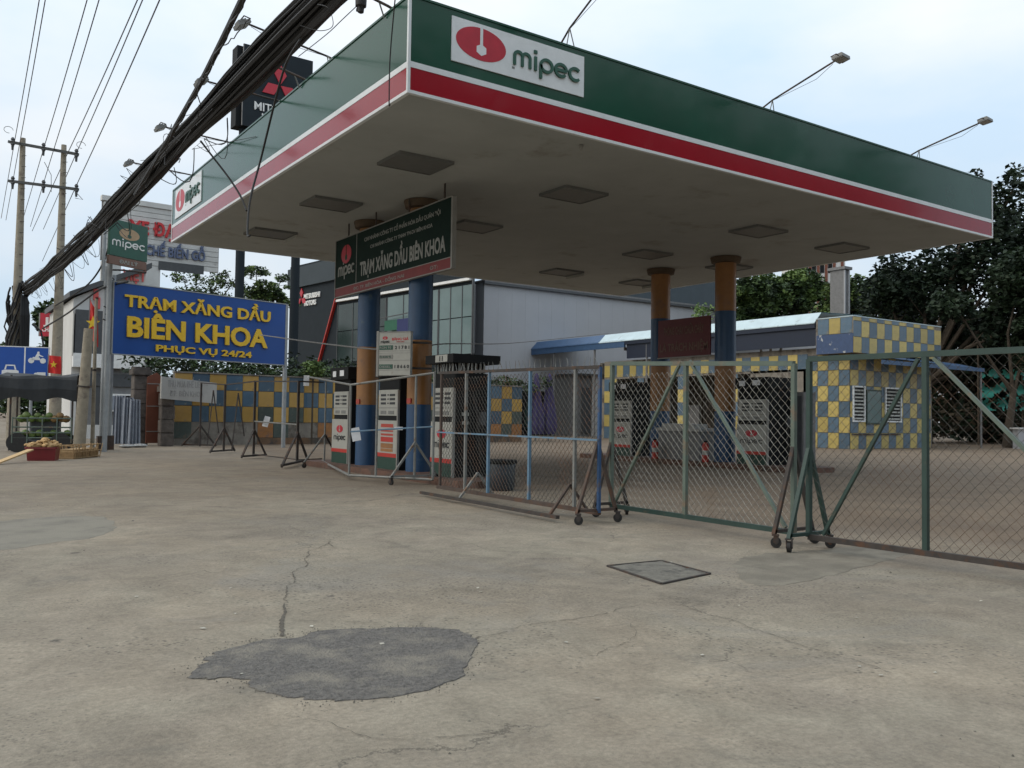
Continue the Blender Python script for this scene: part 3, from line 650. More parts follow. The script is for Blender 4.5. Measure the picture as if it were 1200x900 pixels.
# right island: sand box, extinguishers, tall grey cabinet
t = thing('sand_box', 'low pale metal sand box between the right-hand columns behind the mesh gate', 'sand box', (17.35, 17.1, .12), -math.pi/2)
mb = MB(); mb.box((-.78, 0, 0), (.78, .7, .78)); mb.build('body', m_greymid, t)
mb = MB(); mb.prism_y([(-.82, .78), (.82, .78), (.82, .86), (-.82, .86)], -.06, .74); mb.box((-.6, -.05, .86), (.6, .5, .98)); mb.build('lid', mat('pale_lid', (.34,.34,.32), .5), t)
for k in range(3):
    mb = MB(); mb.box((-.74, -.008, .12+.2*k), (.74, 0, .135+.2*k)); mb.build('ridge', m_steel, t)
def extinguisher(x, y, label):
    t = thing('fire_extinguisher', label, 'fire extinguisher', (x, y, .12), 0, 'fire extinguishers')
    mb = MB(); mb.lathe([(.085, 0), (.09, .02), (.09, .42), (.06, .49), (.03, .51)], 14); mb.build('cylinder', m_pred, t, smooth=True)
    mb = MB(); mb.lathe([(.092, .18), (.092, .3)], 14); mb.build('label_sleeve', m_pwhite, t, smooth=True)
    mb = MB(); mb.box((-.02, -.08, .51), (.02, .05, .55)); mb.tube([(0, .03, .52), (.0, .12, .46), (0, .12, .2)], .012, 5); mb.build('valve_and_hose', m_black, t)
q = at(767, 534, 'x', 17.1); extinguisher(17.12, q.y, 'red fire extinguisher left of the pale sand box')
q = at(826, 534, 'x', 17.1); extinguisher(17.12, q.y, 'red fire extinguisher right of the pale sand box')
t = thing('utility_cabinet', 'tall grey utility cabinet standing behind the near right-hand fuel pump', 'cabinet', (18.5, 14.0, .0), -math.pi/2)
mb = MB(); mb.rbox((-.25, -.2, 0), (.25, .3, 1.95), .02); mb.build('body', m_greymid, t); mb = MB(); mb.box((-.2, -.215, .2), (.2, -.2, 1.85)); mb.build('door', m_greydk, t)

# drum and low stand left of the gate
t = thing('plastic_drum', 'blue-grey open plastic drum standing behind the mesh barrier', 'drum', (8.2, 12.2, 0))
mb = MB(); mb.lathe([(.20, 0), (.225, .03), (.24, .3), (.237, .33), (.25, .46), (.24, .49), (.18, .50), (.18, .4)], 22); mb.build('shell', m_drum, t, smooth=True)
mb = MB(); mb.lathe([(.262, .45), (.272, .47), (.272, .50), (.255, .51)], 22); mb.build('rim', m_black, t, smooth=True)

# ================================================================== GATES AND BARRIERS
def caster(parent, x, y, z, ang=0):
    Mx = Matrix.Translation((x, y, 0)) @ Matrix.Rotation(ang, 4, 'Z')
    mb = MB(); r = .052; n = 16
    for s, rr in ((-1, 1), ):
        pass
    pts = [(r*math.cos(2*math.pi*k/n), r+.002+r*math.sin(2*math.pi*k/n)) for k in range(n)]
    v0 = len(mb.v); mb.prism_y(pts, -.018, .018); mb.v = [tuple(Mx @ Vector((p[0]+.02, p[1], p[2]))) for p in mb.v]
    o = mb.build('caster_wheel', m_rubber, parent, smooth=True)
    mb = MB(); hub = [(.018*math.cos(2*math.pi*k/8)+.02, r+.002+.018*math.sin(2*math.pi*k/8)) for k in range(8)]
    mb.prism_y(hub, -.03, .03); mb.box((-.005, -.028, r), (.045, -.022, .12)); mb.box((-.005, .022, r), (.045, .028, .12)); mb.box((-.02, -.035, .12), (.05, .035, .132)); mb.tube([(0, 0, .13), (0, 0, z)], .012, 6)
    mb.v = [tuple(Mx @ Vector(p)) for p in mb.v]; mb.build('caster_fork', m_darksteel, o)
def chain_link(parent, a, b, z0, z1, pitch, r, m, sag=0, seed=0):
    """zigzag wires between a and b (xy), local to parent"""
    a = Vector((a[0], a[1], 0)); b = Vector((b[0], b[1], 0)); Ln = (b-a).length; d = (b-a)/Ln; nrm = Vector((-d.y, d.x, 0))
    mb = MB(); n = int(Ln/pitch); rows = int((z1-z0)/pitch)
    rd = random.Random(seed)
    for i in range(n+1):
        pts = []
        for k in range(rows+1):
            u = (i+((k+i) % 2))*Ln/(n+1); zz = z0+(z1-z0)*k/rows
            w1 = noise.noise(Vector((u*.9+seed, zz*1.1, 0)))*.03; w2 = noise.noise(Vector((u*.8, zz*.9+seed, 5)))*.02
            pts.append(a+d*min(Ln, max(0, u+w2))+nrm*(w1*.8+(.004 if k % 2 else -.004))+Vector((0, 0, zz+w1*.6*math.sin(math.pi*k/rows))))
        mb.tube(pts, r, 3, cap=False)
        # the neighbour hooks in at odd points so the zigzags meet
    return mb.build('chain_link_mesh', m, parent, kind='stuff')
def leg_pair(parent, c, spread, zt, m, nm='leg', dir_=(1, 0), w=.04, zb=.13, wheels=True, cross=True, off=0):
    d = Vector((dir_[0], dir_[1], 0)).normalized(); c = Vector((c[0], c[1], 0))
    for s in (-1, 1):
        mb = MB(); mb.bar(c+Vector((0, 0, zt)), c+d*s*spread+Vector((0, 0, zb)), w, w*.8); mb.build(nm, m, parent)
        if wheels: caster(parent, *(c+d*s*spread).xy, zb+.02, rnd.uniform(-1.5, 1.5))
    if cross:
        mb = MB(); mb.bar(c-d*spread+Vector((0, 0, zb+.03)), c+d*spread+Vector((0, 0, zb+.03)), w, w*.8); mb.build('foot_bar', m, parent)

# mesh gate one (pale green frame)
def mesh_gate(name, label, a, b, top_a, top_b, zb, mframe, mtop, mbot, mmesh, posts, braces, pitch, wr, stand, seed, midpost=None, w=.05):
    t = thing(name, label, 'gate', (a[0], a[1], 0), 0, None)
    O = Vector((a[0], a[1], 0)); B = Vector((b[0], b[1], 0))-O
    def pt(u, z): return B*u+Vector((0, 0, z))
    def top(u): return top_a+(top_b-top_a)*u
    mb = MB(); mb.bar(pt(0, top_a), pt(1, top_b), w, w); mb.build('top_rail', mtop, t)
    mb = MB(); mb.bar(pt(0, zb), pt(1, zb), w, w); mb.build('bottom_rail', mbot, t)
    for u, m in posts:
        mb = MB(); mb.bar(pt(u, zb), pt(u, top(u)), w*.9, w*.9); mb.build('post', m, t)
    for (u0, z0, u1, z1, m) in braces:
        mb = MB(); mb.bar(pt(u0, z0)+Vector((-.012,0,0)), pt(u1, z1)+Vector((-.012,0,0)), .034, .03); mb.build('brace', m, t)
    chain_link(t, (0.03, 0), (B.x+.03, B.y), zb+.02, min(top_a, top_b)-.02, pitch, wr, mmesh, seed=seed)
    for (u, sp, zt, m) in stand: leg_pair(t, pt(u, 0).xy, sp, zt, m)
    return t
ga = at(716, 592.5, 'z', .13); gb = at(930, 624, 'z', .13)
zt1 = 1.95; 
def ztop(p, py):   # height of the sight line above a ground point
    r = ray(*p_px(p)); return 0
def zsee(pt, px, py):
    r = ray(px, py); D = math.hypot(pt.x, pt.y); return EYE+r.z*D/math.hypot(r.x, r.y)
za, zb_ = zsee(ga, 714, 426), zsee(gb, 932, 426)
g1 = mesh_gate('rolling_gate', 'rolling mesh gate with pale green frame, upright in the middle and two slanting braces', ga.xy, gb.xy, za, zb_, .13, m_tealp, m_tealp, m_dteal, m_wire,
    [(0, m_tealp), (.465, m_tealp), (1, m_tealp)], [(.44, za-.03, .03, .17, m_tealp), (.49, za-.03, .97, .17, m_tealp)], .046, .0025, [(.0, .27, .95, m_darksteel), (1.0, .30, 1.0, m_darksteel)], 1)
gc = at(948, 629, 'z', .13); gd = at(1085, 648, 'z', .13); ge = at(1275, 682, 'z', .13)
ge = gc+(gd-gc).normalized()*2.75; ge.z = .13
zc = zsee(gc, 948, 421); ze_ = 0
Lg = (ge-gc).length; um = (gd-gc).length/Lg
zm = zsee(gd, 1082, 415)
g2 = mesh_gate('rolling_gate', 'nearest rolling mesh gate with dark green frame, cut off by the right edge', gc.xy, ge.xy, zc, zc+(zm-zc)/um, .13, m_dteal, m_dteal, m_darksteel, m_wiredk,
    [(0, m_dteal), (um, m_dteal), (1, m_dteal)], [(um-.02, zm-.04, .06, .17, m_dteal), (um+.03, zm-.04, .99, .25, m_tealp)], .046, .0025, [(.0, .30, 1.0, m_dteal)], 2)

# mesh barrier zero: brown base, spikes on top, mixed posts
p0 = at(513, 571, 'z', .12); p1 = at(702, 602, 'z', .12)
zt0 = zsee(p0, 513, 437); zt2 = zsee(p1, 702, 430)
t = thing('mesh_barrier', 'long rolling mesh barrier with row of spikes on top and blue painted posts', 'barrier', (p0.x, p0.y, 0))
B = Vector((p1.x-p0.x, p1.y-p0.y, 0))
def pt(u, z): return B*u+Vector((0, 0, z))
mb = MB(); mb.bar(pt(0, zt0), pt(1, zt2), .04); mb.build('top_rail', m_darksteel, t)
mb = MB(); mb.bar(pt(0, .13), pt(1, .13), .06, .05); mb.build('bottom_rail', m_brownsteel, t)
mb = MB(); mb.bar(pt(0, .06)+Vector((-.35, -.1, 0)), pt(.93, .07)+Vector((-.4, 0, 0)), .05, .04); mb.build('outrigger', m_darksteel, t)
def u_of(px):
    best = min(range(0, 1001), key=lambda k: abs(proj_x(Vector((p0.x, p0.y, .5))+B*(k/1000))-px)); return best/1000
def proj_x(p):
    q = R3.transposed() @ (p-Vector((0, 0, EYE))); return 600+F*q.x/-q.z
for px, m in ((516, m_brownsteel), (545, m_steel), (572, m_lblue), (620, m_lblue), (673, m_steel), (702, m_dblue)):
    u = u_of(px); mb = MB(); mb.bar(pt(u, .13), pt(u, zt0+(zt2-zt0)*u), .036); mb.build('post', m, t)
mb = MB(); mb.bar(pt(0, .98)+Vector((-.03,0,0)), pt(1, .98)+Vector((-.03,0,0)), .022); mb.build('mid_rail', m_lblue, t)
rnd2 = random.Random(5); k = 0
for i in range(34):
    u = .02+.96*i/33; z = zt0+(zt2-zt0)*u
    mb = MB(); mb.tube([pt(u, z), pt(u, z+.05)+Vector((rnd2.uniform(-.01,.01), rnd2.uniform(-.02,.02), 0)), pt(u, z+.13)+Vector((rnd2.uniform(-.03,.03), rnd2.uniform(-.03,.03), 0))], .007, 4, .002)
    mb.build('spike', m_steel, t)
chain_link(t, (.02, 0), (B.x+.02, B.y), .16, min(zt0, zt2)-.02, .045, .0034, m_wiredk, seed=4)
for px in (560, 668): leg_pair(t, pt(u_of(px), 0).xy, .3, .42, m_brownsteel if px > 600 else m_steel, zb=.07, wheels=False, cross=False, w=.035)
for px in (700,): leg_pair(t, pt(u_of(px), 0).xy, .3, .95, m_brownsteel)

# pipe barrier in two leaves (grey pipe, no mesh)
def px_post(t, O, px, pyb, pyt, r, m, zb=0.1):
    b = at(px, pyb, 'z', zb); z = zsee(b, px, pyt); mb = MB(); mb.tube([b-O, Vector((b.x, b.y, z))-O], r, 8); mb.build('post', m, t); return b, z
t = thing('pipe_barrier', 'bent grey pipe barrier without mesh in front of the left fuel pumps', 'barrier', at(406, 558).to_tuple())
O = t.location.copy()
A0 = at(356, 532, 'z', .1); A1 = at(409, 557, 'z', .1); A2 = at(507, 562, 'z', .1)
zA0, zA1, zA2 = zsee(A0, 356, 441), zsee(A1, 411, 451), zsee(A2, 508, 437)
def V3(p, z): return Vector((p.x, p.y, z))-O
mb = MB(); mb.tube([V3(A0, zA0), V3(A1, zA1)], .022, 8); mb.build('top_rail', m_steel, t)
mb = MB(); mb.tube([V3(A1, zA1), V3(A2, zA2)], .022, 8); mb.build('top_rail', m_steel, t)
mb = MB(); mb.tube([V3(at(377, 540, 'z', .1), .1), V3(A1, .1)], .025, 8); mb.build('bottom_rail', m_steel, t)
mb = MB(); mb.tube([V3(A1, .1), V3(A2, .1)], .025, 8); mb.build('bottom_rail', m_steel, t)
mb = MB(); mb.tube([V3(A1, zsee(A1, 410, 506)), V3(A1.lerp(A2, .3), zsee(A1.lerp(A2,.3), 440, 504)), V3(A2, zsee(A2, 507, 500))], .015, 6); mb.build('mid_rail', m_lblue, t)
for u, on in ((0, 1), (.33, 1), (.79, 1), (1, 1)):
    p = A1.lerp(A2, u); mb = MB(); mb.tube([V3(p, .1), V3(p, zA1+(zA2-zA1)*u)], .024, 8); mb.build('post', m_steel, t)
p = at(380, 541, 'z', .1); mb = MB(); mb.tube([V3(p, .1), V3(p, zsee(p, 381, 447))], .022, 8); mb.build('post', m_steel, t)
mb = MB(); mb.tube([V3(p, .75), V3(p, .75)+Vector((-.75, -.6, -.65))], .024, 8); mb.build('leg', m_steel, t); caster(t, *(V3(p, 0)+Vector((-.75, -.6, 0))).xy, .12)
mb = MB(); mb.tube([V3(p, .75), V3(p, .75)+Vector((.6, .5, -.65))], .024, 8); mb.build('leg', m_darksteel, t)
p = A1.lerp(A2, .79); leg_pair(t, V3(p, 0).xy, .48, .75, m_steel, zb=.12)
# papers tied to the rails
def paper(px, py, dep, w, h, label, rz, tilt):
    c = atd(px, py, dep); t = MB(); n = 4; g_ = {}
    for i in range(n+1):
        for j in range(n+1):
            x = (i/n-.5)*w; z = (j/n-.5)*h; g_[i, j] = t.addv((x, .03*math.sin(3*z/h+x/w*2)*h*2, z))
    for i in range(n):
        for j in range(n): t.face(g_[i, j], g_[i+1, j], g_[i+1, j+1], g_[i, j+1])
    back = [tuple((v[0], v[1]+.003, v[2])) for v in t.v]; o0 = len(t.v); nf = list(t.f)
    t.v += back
    for f in nf: t.face(*[k+o0 for k in reversed(f)])
    o = t.build('paper_sheet', m_paper); o.location = c; o.rotation_euler = (0, tilt, rz); tag(o, label, 'paper', 'papers tied to the barriers')
paper(359, 446, 22.2, .14, .27, 'white paper at the high left end of the grey pipe barrier', -.6, 0)
paper(312, 494, 23.5, .15, .28, 'white paper hanging from the thin rail of the dark barrier frames', -.6, .25)
paper(417, 509, 17.2, .17, .26, 'crumpled white paper on the blue rail beside the left blue column base', -.6, -.2)
paper(467, 502, 16.4, .16, .06, 'small scrap of white paper on the blue rail before the middle pump', -.6, 0)

# row of dark steel barrier frames leading to the wall
frames = [((234, 523), 448, (213, 522.5), (253, 523.5)), ((262, 529), 450, (246, 531), (275, 529)), ((297, 534), 446, (283, 537), (312, 535)), ((348, 541), 446, (330, 548), (361, 541))]
fl = ['dark steel barrier frame farthest left, in front of the white sign on the tiled wall', 'dark steel barrier frame, second from the left, before the tiled wall', 'dark steel barrier frame, third from the left, with a wheel at its foot', 'dark steel barrier frame nearest the blue sign post, right of the hanging paper']
prev = None
for k, ((cx, cy), ty, fa, fb) in enumerate(frames):
    c = at(cx, cy, 'z', .06); zt = zsee(c, cx, ty); a = at(*fa, 'z', .03); b = at(*fb, 'z', .03)
    t = thing('barrier_frame', fl[k], 'barrier', (c.x, c.y, 0), 0, 'dark steel barrier frames'); O = Vector((c.x, c.y, 0))
    mb = MB(); mb.bar(c-O, Vector((c.x, c.y, zt))-O, .055); mb.build('post', m_darksteel, t)
    for q in (a, b):
        mb = MB(); mb.bar(Vector((0, 0, .78)), q-O+Vector((0, 0, .02)), .045); mb.build('leg', m_darksteel, t)
    mb = MB(); mb.bar(a-O+Vector((0,0,.05)), b-O+Vector((0,0,.05)), .05); mb.build('foot_bar', m_darksteel, t)
    nxt = at(*frames[k+1][0], 'z', .06) if k < 3 else at(377, 540, 'z', .06)
    nz_ = zsee(nxt, frames[k+1][0][0] if k < 3 else 377, frames[k+1][1] if k < 3 else 447)
    mb = MB(); mb.bar(Vector((0, 0, zt-.02)), nxt-O+Vector((0, 0, nz_-.08)), .035); mb.build('top_rail', m_darksteel, t)
    if k >= 2:
        mb = MB(); mb.bar(Vector((0, 0, .1)), nxt-O+Vector((0, 0, .05)), .03); mb.build('bottom_rail', m_darksteel, t)
    if k == 2:
        mb = MB(); mb.tube([Vector((0, 0, 1.0)), nxt-O+Vector((0, 0, .9))], .02, 6); mb.build('thin_rail', m_steel, t)
    if k < 2:
        mb = MB(); mb.bar(Vector((.3, .2, .06)), Vector((.55, .5, zt-.25)), .03); mb.bar(Vector((.55, .5, zt-.25)), Vector((.8, .6, .5)), .03); mb.build('strut', m_darksteel, t)

# ================================================================== TILED BOUNDARY WALL
def wall_y(x): return 33.15+.09*(x-7.88)
WZ = 2.66; tw, th = .64, .60
ang = math.atan(.09)
wl = thing('tiled_wall', 'boundary wall faced with faded yellow and blue square tiles', 'wall', (7.88, 33.15, 0), ang)
n_t = int((at(619, 500, 'y', 35).x-7.88)/tw); Lw = n_t*tw
mb = MB(); mb.box((0, 0, -.05), (Lw, .22, WZ)); mb.box((-.02, -.05, WZ), (Lw, .26, WZ+.05)); mb.build('wall_core', m_grout, wl)
def tile_mesh(nm, w, h, m, d=.018, gap=.006, bev=.01):
    b = MB(); g2_ = gap/2
    pts = [(g2_, g2_), (w-g2_, g2_), (w-g2_, h-g2_), (g2_, h-g2_)]; ins = [(g2_+bev, g2_+bev), (w-g2_-bev, g2_+bev), (w-g2_-bev, h-g2_-bev), (g2_+bev, h-g2_-bev)]
    o_ = [b.addv((x, 0, z)) for x, z in pts]; i_ = [b.addv((x, -d, z)) for x, z in ins]
    b.face(*i_)
    for k in range(4): b.face(o_[k], o_[(k+1) % 4], i_[(k+1) % 4], i_[k])
    return b.mesh(nm, m)
tms = [tile_mesh('tile', tw, th, m) for m in (m_tyel, m_tblu, m_torg, m_tgrn)]
rt = random.Random(11)
for i in range(n_t):
    for r in range(5):
        z = WZ-th*(r+1)
        if z < -.35: continue
        par = (i+r) % 2
        k = par
        if r >= 3: k = 2 if par == 0 else 3
        if r == 2 and par == 1 and rt.random() < .6: k = 3
        if r >= 3 and i < 9 and rt.random() < .45: continue
        if z < 0:
            continue
        inst('tile', tms[k], wl, (i*tw, -rt.uniform(0, .004), z))
# low grimy skirting course below the last full row
mb = MB()
for i in range(n_t):
    if i < 5: continue
    mb.box((i*tw+.004, -.014, .0), (i*tw+tw-.004, 0, WZ-th*4-.004))
mb.build('skirting_course', mat('grimy_skirting', (.17,.10,.055), .8, var=.35, sc=2, col2=(.07,.06,.05), c2=.52, c2sc=1.5), wl, kind='stuff')

# white sign board leaning on the wall
a = at(188, 467, 'y', 32.0); b = at(253, 473, 'y', 32.9); d = b-a
t = thing('white_notice_board', 'faded white notice board fixed aslant on the left end of the tiled wall', 'notice board', (a.x, a.y, 0), math.atan2(d.y, d.x))
wn = Vector((d.x, d.y)).length
za, zb2, zc2 = a.z, b.z, at(188, 441, 'y', 32.0).z; zd2 = at(256, 449, 'y', 32.9).z
mb = MB(); mb.prism_y([(0, za), (wn, zb2), (wn, zd2), (0, zc2)], -.03, .02); mb.build('board', mat('dirty_white', (.47,.46,.42), .7, var=.12, sc=2, col2=(.3,.28,.25), c2=.66), t)
text('THU MUA PHẾ LIỆU', .25, m_faint, t, (wn*.42, -.032, za+.42), wn*.62, .0); text('ĐT: BIÊN KHOA', .2, m_faint, t, (wn*.45, -.032, za+.10), wn*.6, .0)

# stone gate pillars, brown door leaf, hanging sheets
def pillar(xa, xb, y, z1, label, n):
    t = thing('stone_pillar', label, 'gate pillar', ((xa+xb)/2, y, 0), .0, 'stone gate pillars'); w = (xb-xa)/4; hz_ = (z1-.25)/n
    mb = MB(); mb.box((-w+.03, -w+.03, 0), (w-.03, w-.03, z1-.2)); mb.build('core', m_stone, t)
    for k in range(n):
        jx = rt.uniform(-.015, .015); mb = MB(); mb.rbox((-w+jx, -w+jx, k*hz_+.02), (w+jx, w+jx, (k+1)*hz_-.02), .03); mb.build('stone_block', m_stone, t)
    mb = MB(); mb.rbox((-w-.06, -w-.06, z1-.22), (w+.06, w+.06, z1-.03), .04); mb.rbox((-w-.01, -w-.01, z1-.03), (w+.01, w+.01, z1+.05), .04); mb.build('cap', m_stone, t)
xq = at(162, 520, 'y', 33.3).x; pillar(xq-.52, xq+.52, 33.3, 2.75, 'taller stone block gate pillar with a capping slab, left of the brown door', 5)
xq = at(194, 520, 'y', 32.5).x; pillar(xq-.46, xq+.46, 32.5, 2.15, 'shorter stone block pillar at the left end of the tiled wall', 4)
a = at(171, 521, 'z', 0); b = at(188, 521, 'z', 0); 
t = thing('steel_door', 'tall brown steel gate leaf with pointed top between the two stone pillars', 'gate leaf', (at(179.5, 520, 'y', 32.9).x, 32.9, 0), .1)
mb = MB(); mb.prism_y([(-.27, .1), (.27, .1), (.27, 2.45), (.05, 2.62), (-.27, 2.45)], -.03, .03); mb.build('leaf', m_brown, t)
for z in (.5, 1.4, 2.2):
    mb = MB(); mb.box((-.27, -.04, z), (.27, -.03, z+.03)); mb.build('tie_band', m_trim, t)
for k, (px, lb) in enumerate(((137, 'hanging grey-blue plastic sheet, leftmost beside the white post'), (146, 'hanging grey plastic sheet in the middle of the gateway'), (153, 'hanging pale plastic sheet next to the stone pillar'))):
    c = at(px, 518, 'y', 32.5); mb = MB(); n = 14
    for i in range(n):
        for j in range(1):
            x0 = (i/n-.5)*.42; x1 = ((i+1)/n-.5)*.42; y0_ = .06*math.sin(i*1.7+k); y1_ = .06*math.sin((i+1)*1.7+k)
            mb.quad((x0, y0_, .1), (x1, y1_, .1), (x1*.8, y1_*.6, 1.75-.06*k), (x0*.8, y0_*.6, 1.75-.06*k)); mb.quad((x0, y0_+.01, .1), (x0*.8, y0_*.6+.01, 1.75-.06*k), (x1*.8, y1_*.6+.01, 1.75-.06*k), (x1, y1_+.01, .1))
    o = mb.build('hanging_sheet', m_cloth); o.location = (c.x, 32.2-.15*k, 0); tag(o, lb, 'sheet', 'sheets hanging in the gateway')
# rubbish on the ground there
t = MB()
for k in range(6):
    t.ball((rt.uniform(-.9, .7), rt.uniform(-.2, .2), .06), rt.uniform(.1, .2), 8, (1.6, 1, .45))
o = t.build('rubbish_heap', mat('grey_rubbish', (.33,.33,.32), .8, var=.4, sc=5), kind='stuff'); o.location = (5.9, 31.4, 0)
t = MB(); t.ball((0, 0, .09), .3, 10, (1, .7, .4)); t.ball((.2, .1, .1), .18, 8, (1, .7, .6)); o = t.build('red_bag', m_bandred); c = at(168, 519); o.location = c; tag(o, 'crumpled red plastic bag on the ground before the brown door', 'bag')

# ================================================================== BIG BLUE SIGN
D1 = 26.3; a = atd(128, 414, D1); b = atd(333, 422, D1*1.19); d = Vector((b.x-a.x, b.y-a.y, 0)); Wd = d.length; zt_ = atd(132, 330, D1).z; zb_ = a.z
t = thing('station_name_sign', 'large blue sign with raised yellow letters on two grey posts above the wall', 'sign', (a.x, a.y, 0), math.atan2(d.y, d.x))
Hs = zt_-zb_
mb = MB(); mb.box((0.06, -.06, zb_), (Wd-.03, .04, zt_)); bd = mb.build('board', m_sblue, t)
mb = MB()
for p in (((.04, -.075, zb_-.03), (Wd, .05, zb_)), ((.04, -.075, zt_), (Wd, .05, zt_+.03)), ((.03, -.075, zb_), (.06, .05, zt_)), ((Wd-.03, -.075, zb_), (Wd, .05, zt_))): mb.box(*p)
mb.build('frame', m_galv, t)
for x in (-.06, Wd+.04):
    mb = MB(); mb.tube([(x, 0, -.05), (x, 0, zt_+.02 if x > 0 else zt_+.8)], .075, 12); mb.build('post', m_galv, t, smooth=True)
text('TRẠM XĂNG DẦU', Hs*.17, m_syel, t, (Wd*.475, -.07, zb_+Hs*.68), Wd*.83, .028, ext=.05)
text('BIÊN KHOA', Hs*.29, m_syel, t, (Wd*.475, -.07, zb_+Hs*.26), Wd*.80, .032, ext=.05)
text('PHỤC VỤ 24/24', Hs*.095, m_syel, t, (Wd*.50, -.07, zb_+Hs*.075), Wd*.55, .028, ext=.05)
# second small post behind, and white street posts on the left
def post(px, pyb, pyt, r, m, label, name='street_post', cat='post', dep=None, grp=None):
    b = at(px, pyb); z = zsee(b, px, pyt); t = thing(name, label, cat, (b.x, b.y, 0), 0, grp)
    mb = MB(); mb.tube([(0, 0, -.05), (0, 0, z)], r, 12); mb.build('pole', m, t, smooth=True); return t, z
t, z = post(119, 528, 312, .085, m_galv, 'pale street post carrying the small square green sign')
mb = MB(); mb.tube([(0, 0, z-.1), (.35, .1, z-.05), (1.2, .3, z-.02)], .03, 6); mb.build('bracket', m_darksteel, t)
mb = MB()
for k in range(9): mb.tube([(rt.uniform(-.1,.1), -.1, z-1.9+.2*k), (rt.uniform(.0,.22), -.12, z-1.8+.2*k), (rt.uniform(-.1,.12), -.1, z-1.65+.2*k)], .02, 5)
mb.build('wire_tangle', m_cable, t)
mb = MB(); mb.box((-.14, -.12, 0), (.14, .12, .45)); mb.build('rusty_foot', m_brownsteel, t)
t, z = post(127, 527, 322, .075, m_galv, 'second pale street post, standing left beside the big blue sign')
mb = MB(); mb.box((-.14, -.12, 0), (.14, .12, .45)); mb.build('rusty_foot', m_brownsteel, t)
mb = MB(); mb.box((-.1, -.1, z-.4), (.1, .1, z-.25)); mb.build('junction_box', m_greydk, t)
# square green sign
a = atd(127, 298, 25.6); b = atd(171, 304, 25.6*1.05); d = Vector((b.x-a.x, b.y-a.y, 0)); Wd = d.length; zt_ = atd(128, 255, 25.6).z; zb_ = a.z; Hs = zt_-zb_
t = thing('square_logo_sign', 'small square dark green sign with tan oval hung from the pale street post', 'sign', (a.x, a.y, 0), math.atan2(d.y, d.x))
mb = MB(); mb.box((0, -.05, zb_), (Wd, .05, zt_)); mb.build('board', m_lgreen, t)
oval_mark(t, mat('tan_oval', (.42,.29,.17), .6), m_lgreen, Wd*.5, zb_+Hs*.66, Wd*.27, Hs*.16, y=-.051)
round_word(t, m_bwhite, Wd*.05, zb_+Hs*.28, Wd*.88, Hs*.17, y=-.051)
mb = MB(); mb.box((-.02, -.05, zb_-.26), (Wd-.02, .05, zb_-.02)); mb.build('lower_strip', m_dimbrown, t)
text('ĐẠI LÝ', .11, m_dimwhite, t, (Wd*.5, -.055, zb_-.2), Wd*.5, .03)
mb = MB(); mb.tube([(-.12, .06, zb_-.8), (-.1, .06, zt_)], .05, 8); mb.tube([(-.1, .06, zb_-.1), (Wd*.4, .06, zb_-.1)], .03, 6); mb.build('bracket', m_galv, t)

# leaning round post pair on the left
for (p, q, r, m, lb) in (((92, 530), (104, 385), .16, m_conc, 'short thick leaning concrete post left of the street posts'), ((108, 529), (113, 350), .055, m_conc, 'thin weathered post beside the leaning concrete post')):
    b = at(*p); tp = atd(q[0], q[1], (R3.transposed() @ (b-Vector((0,0,EYE)))).z*-1); t = thing('leaning_post', lb, 'post', b.to_tuple())
    mb = MB(); mb.tube([Vector((0,0,-.05)), tp-b], r*1.1, 12, r*.8); mb.build('shaft', m, t, smooth=True)
    mb = MB(); mb.tube([Vector((0,0,.03))+(tp-b)*.52, Vector((0,0,.0))+(tp-b)*.54], r*1.15, 12); mb.build('wire_band', m_darksteel, t)
# drooping red flags
def flag(px, py, dep, w, h, label, droop=.0, star=True):
    c = atd(px, py, dep); t = thing('red_flag', label, 'flag', c.to_tuple(), -.5, 'red flags with a yellow star')
    mb = MB(); g_ = {}; n = 8
    for i in range(n+1):
        for j in range(n+1):
            u, v = i/n, j/n; x = u*w*(1-.3*droop*v); z = v*h-droop*u*h*.6; g_[i, j] = mb.addv((x, .05*math.sin(u*7+v*2), z))
    for i in range(n):
        for j in range(n): mb.face(g_[i, j], g_[i+1, j], g_[i+1, j+1], g_[i, j+1])
    o0 = len(mb.v); mb.v += [(v[0], v[1]+.006, v[2]) for v in mb.v]
    for f in list(mb.f): mb.face(*[k+o0 for k in reversed(f)])
    o = mb.build('cloth', m_flag, t, smooth=True)
    s = MB(); R_ = h*.2; s.prism_y([((R_ if k % 2 == 0 else R_*.4)*math.sin(k*math.pi/5)+w*.5, (R_ if k % 2 == 0 else R_*.4)*math.cos(k*math.pi/5)+h*(.5-.3*droop)) for k in range(10)], -.075, -.055); s.build('star', m_star, t)
    mb = MB(); mb.tube([(0, 0, -.3), (0, 0, h*1.05)], .015, 6); mb.build('staff', m_greymid, t)
flag(56, 437, 27.0, .38, .55, 'small red flag with yellow star beside the blue traffic sign', .1)
flag(104, 392, 27.0, .28, 1.1, 'folded red flag hanging from the leaning concrete post', .6)

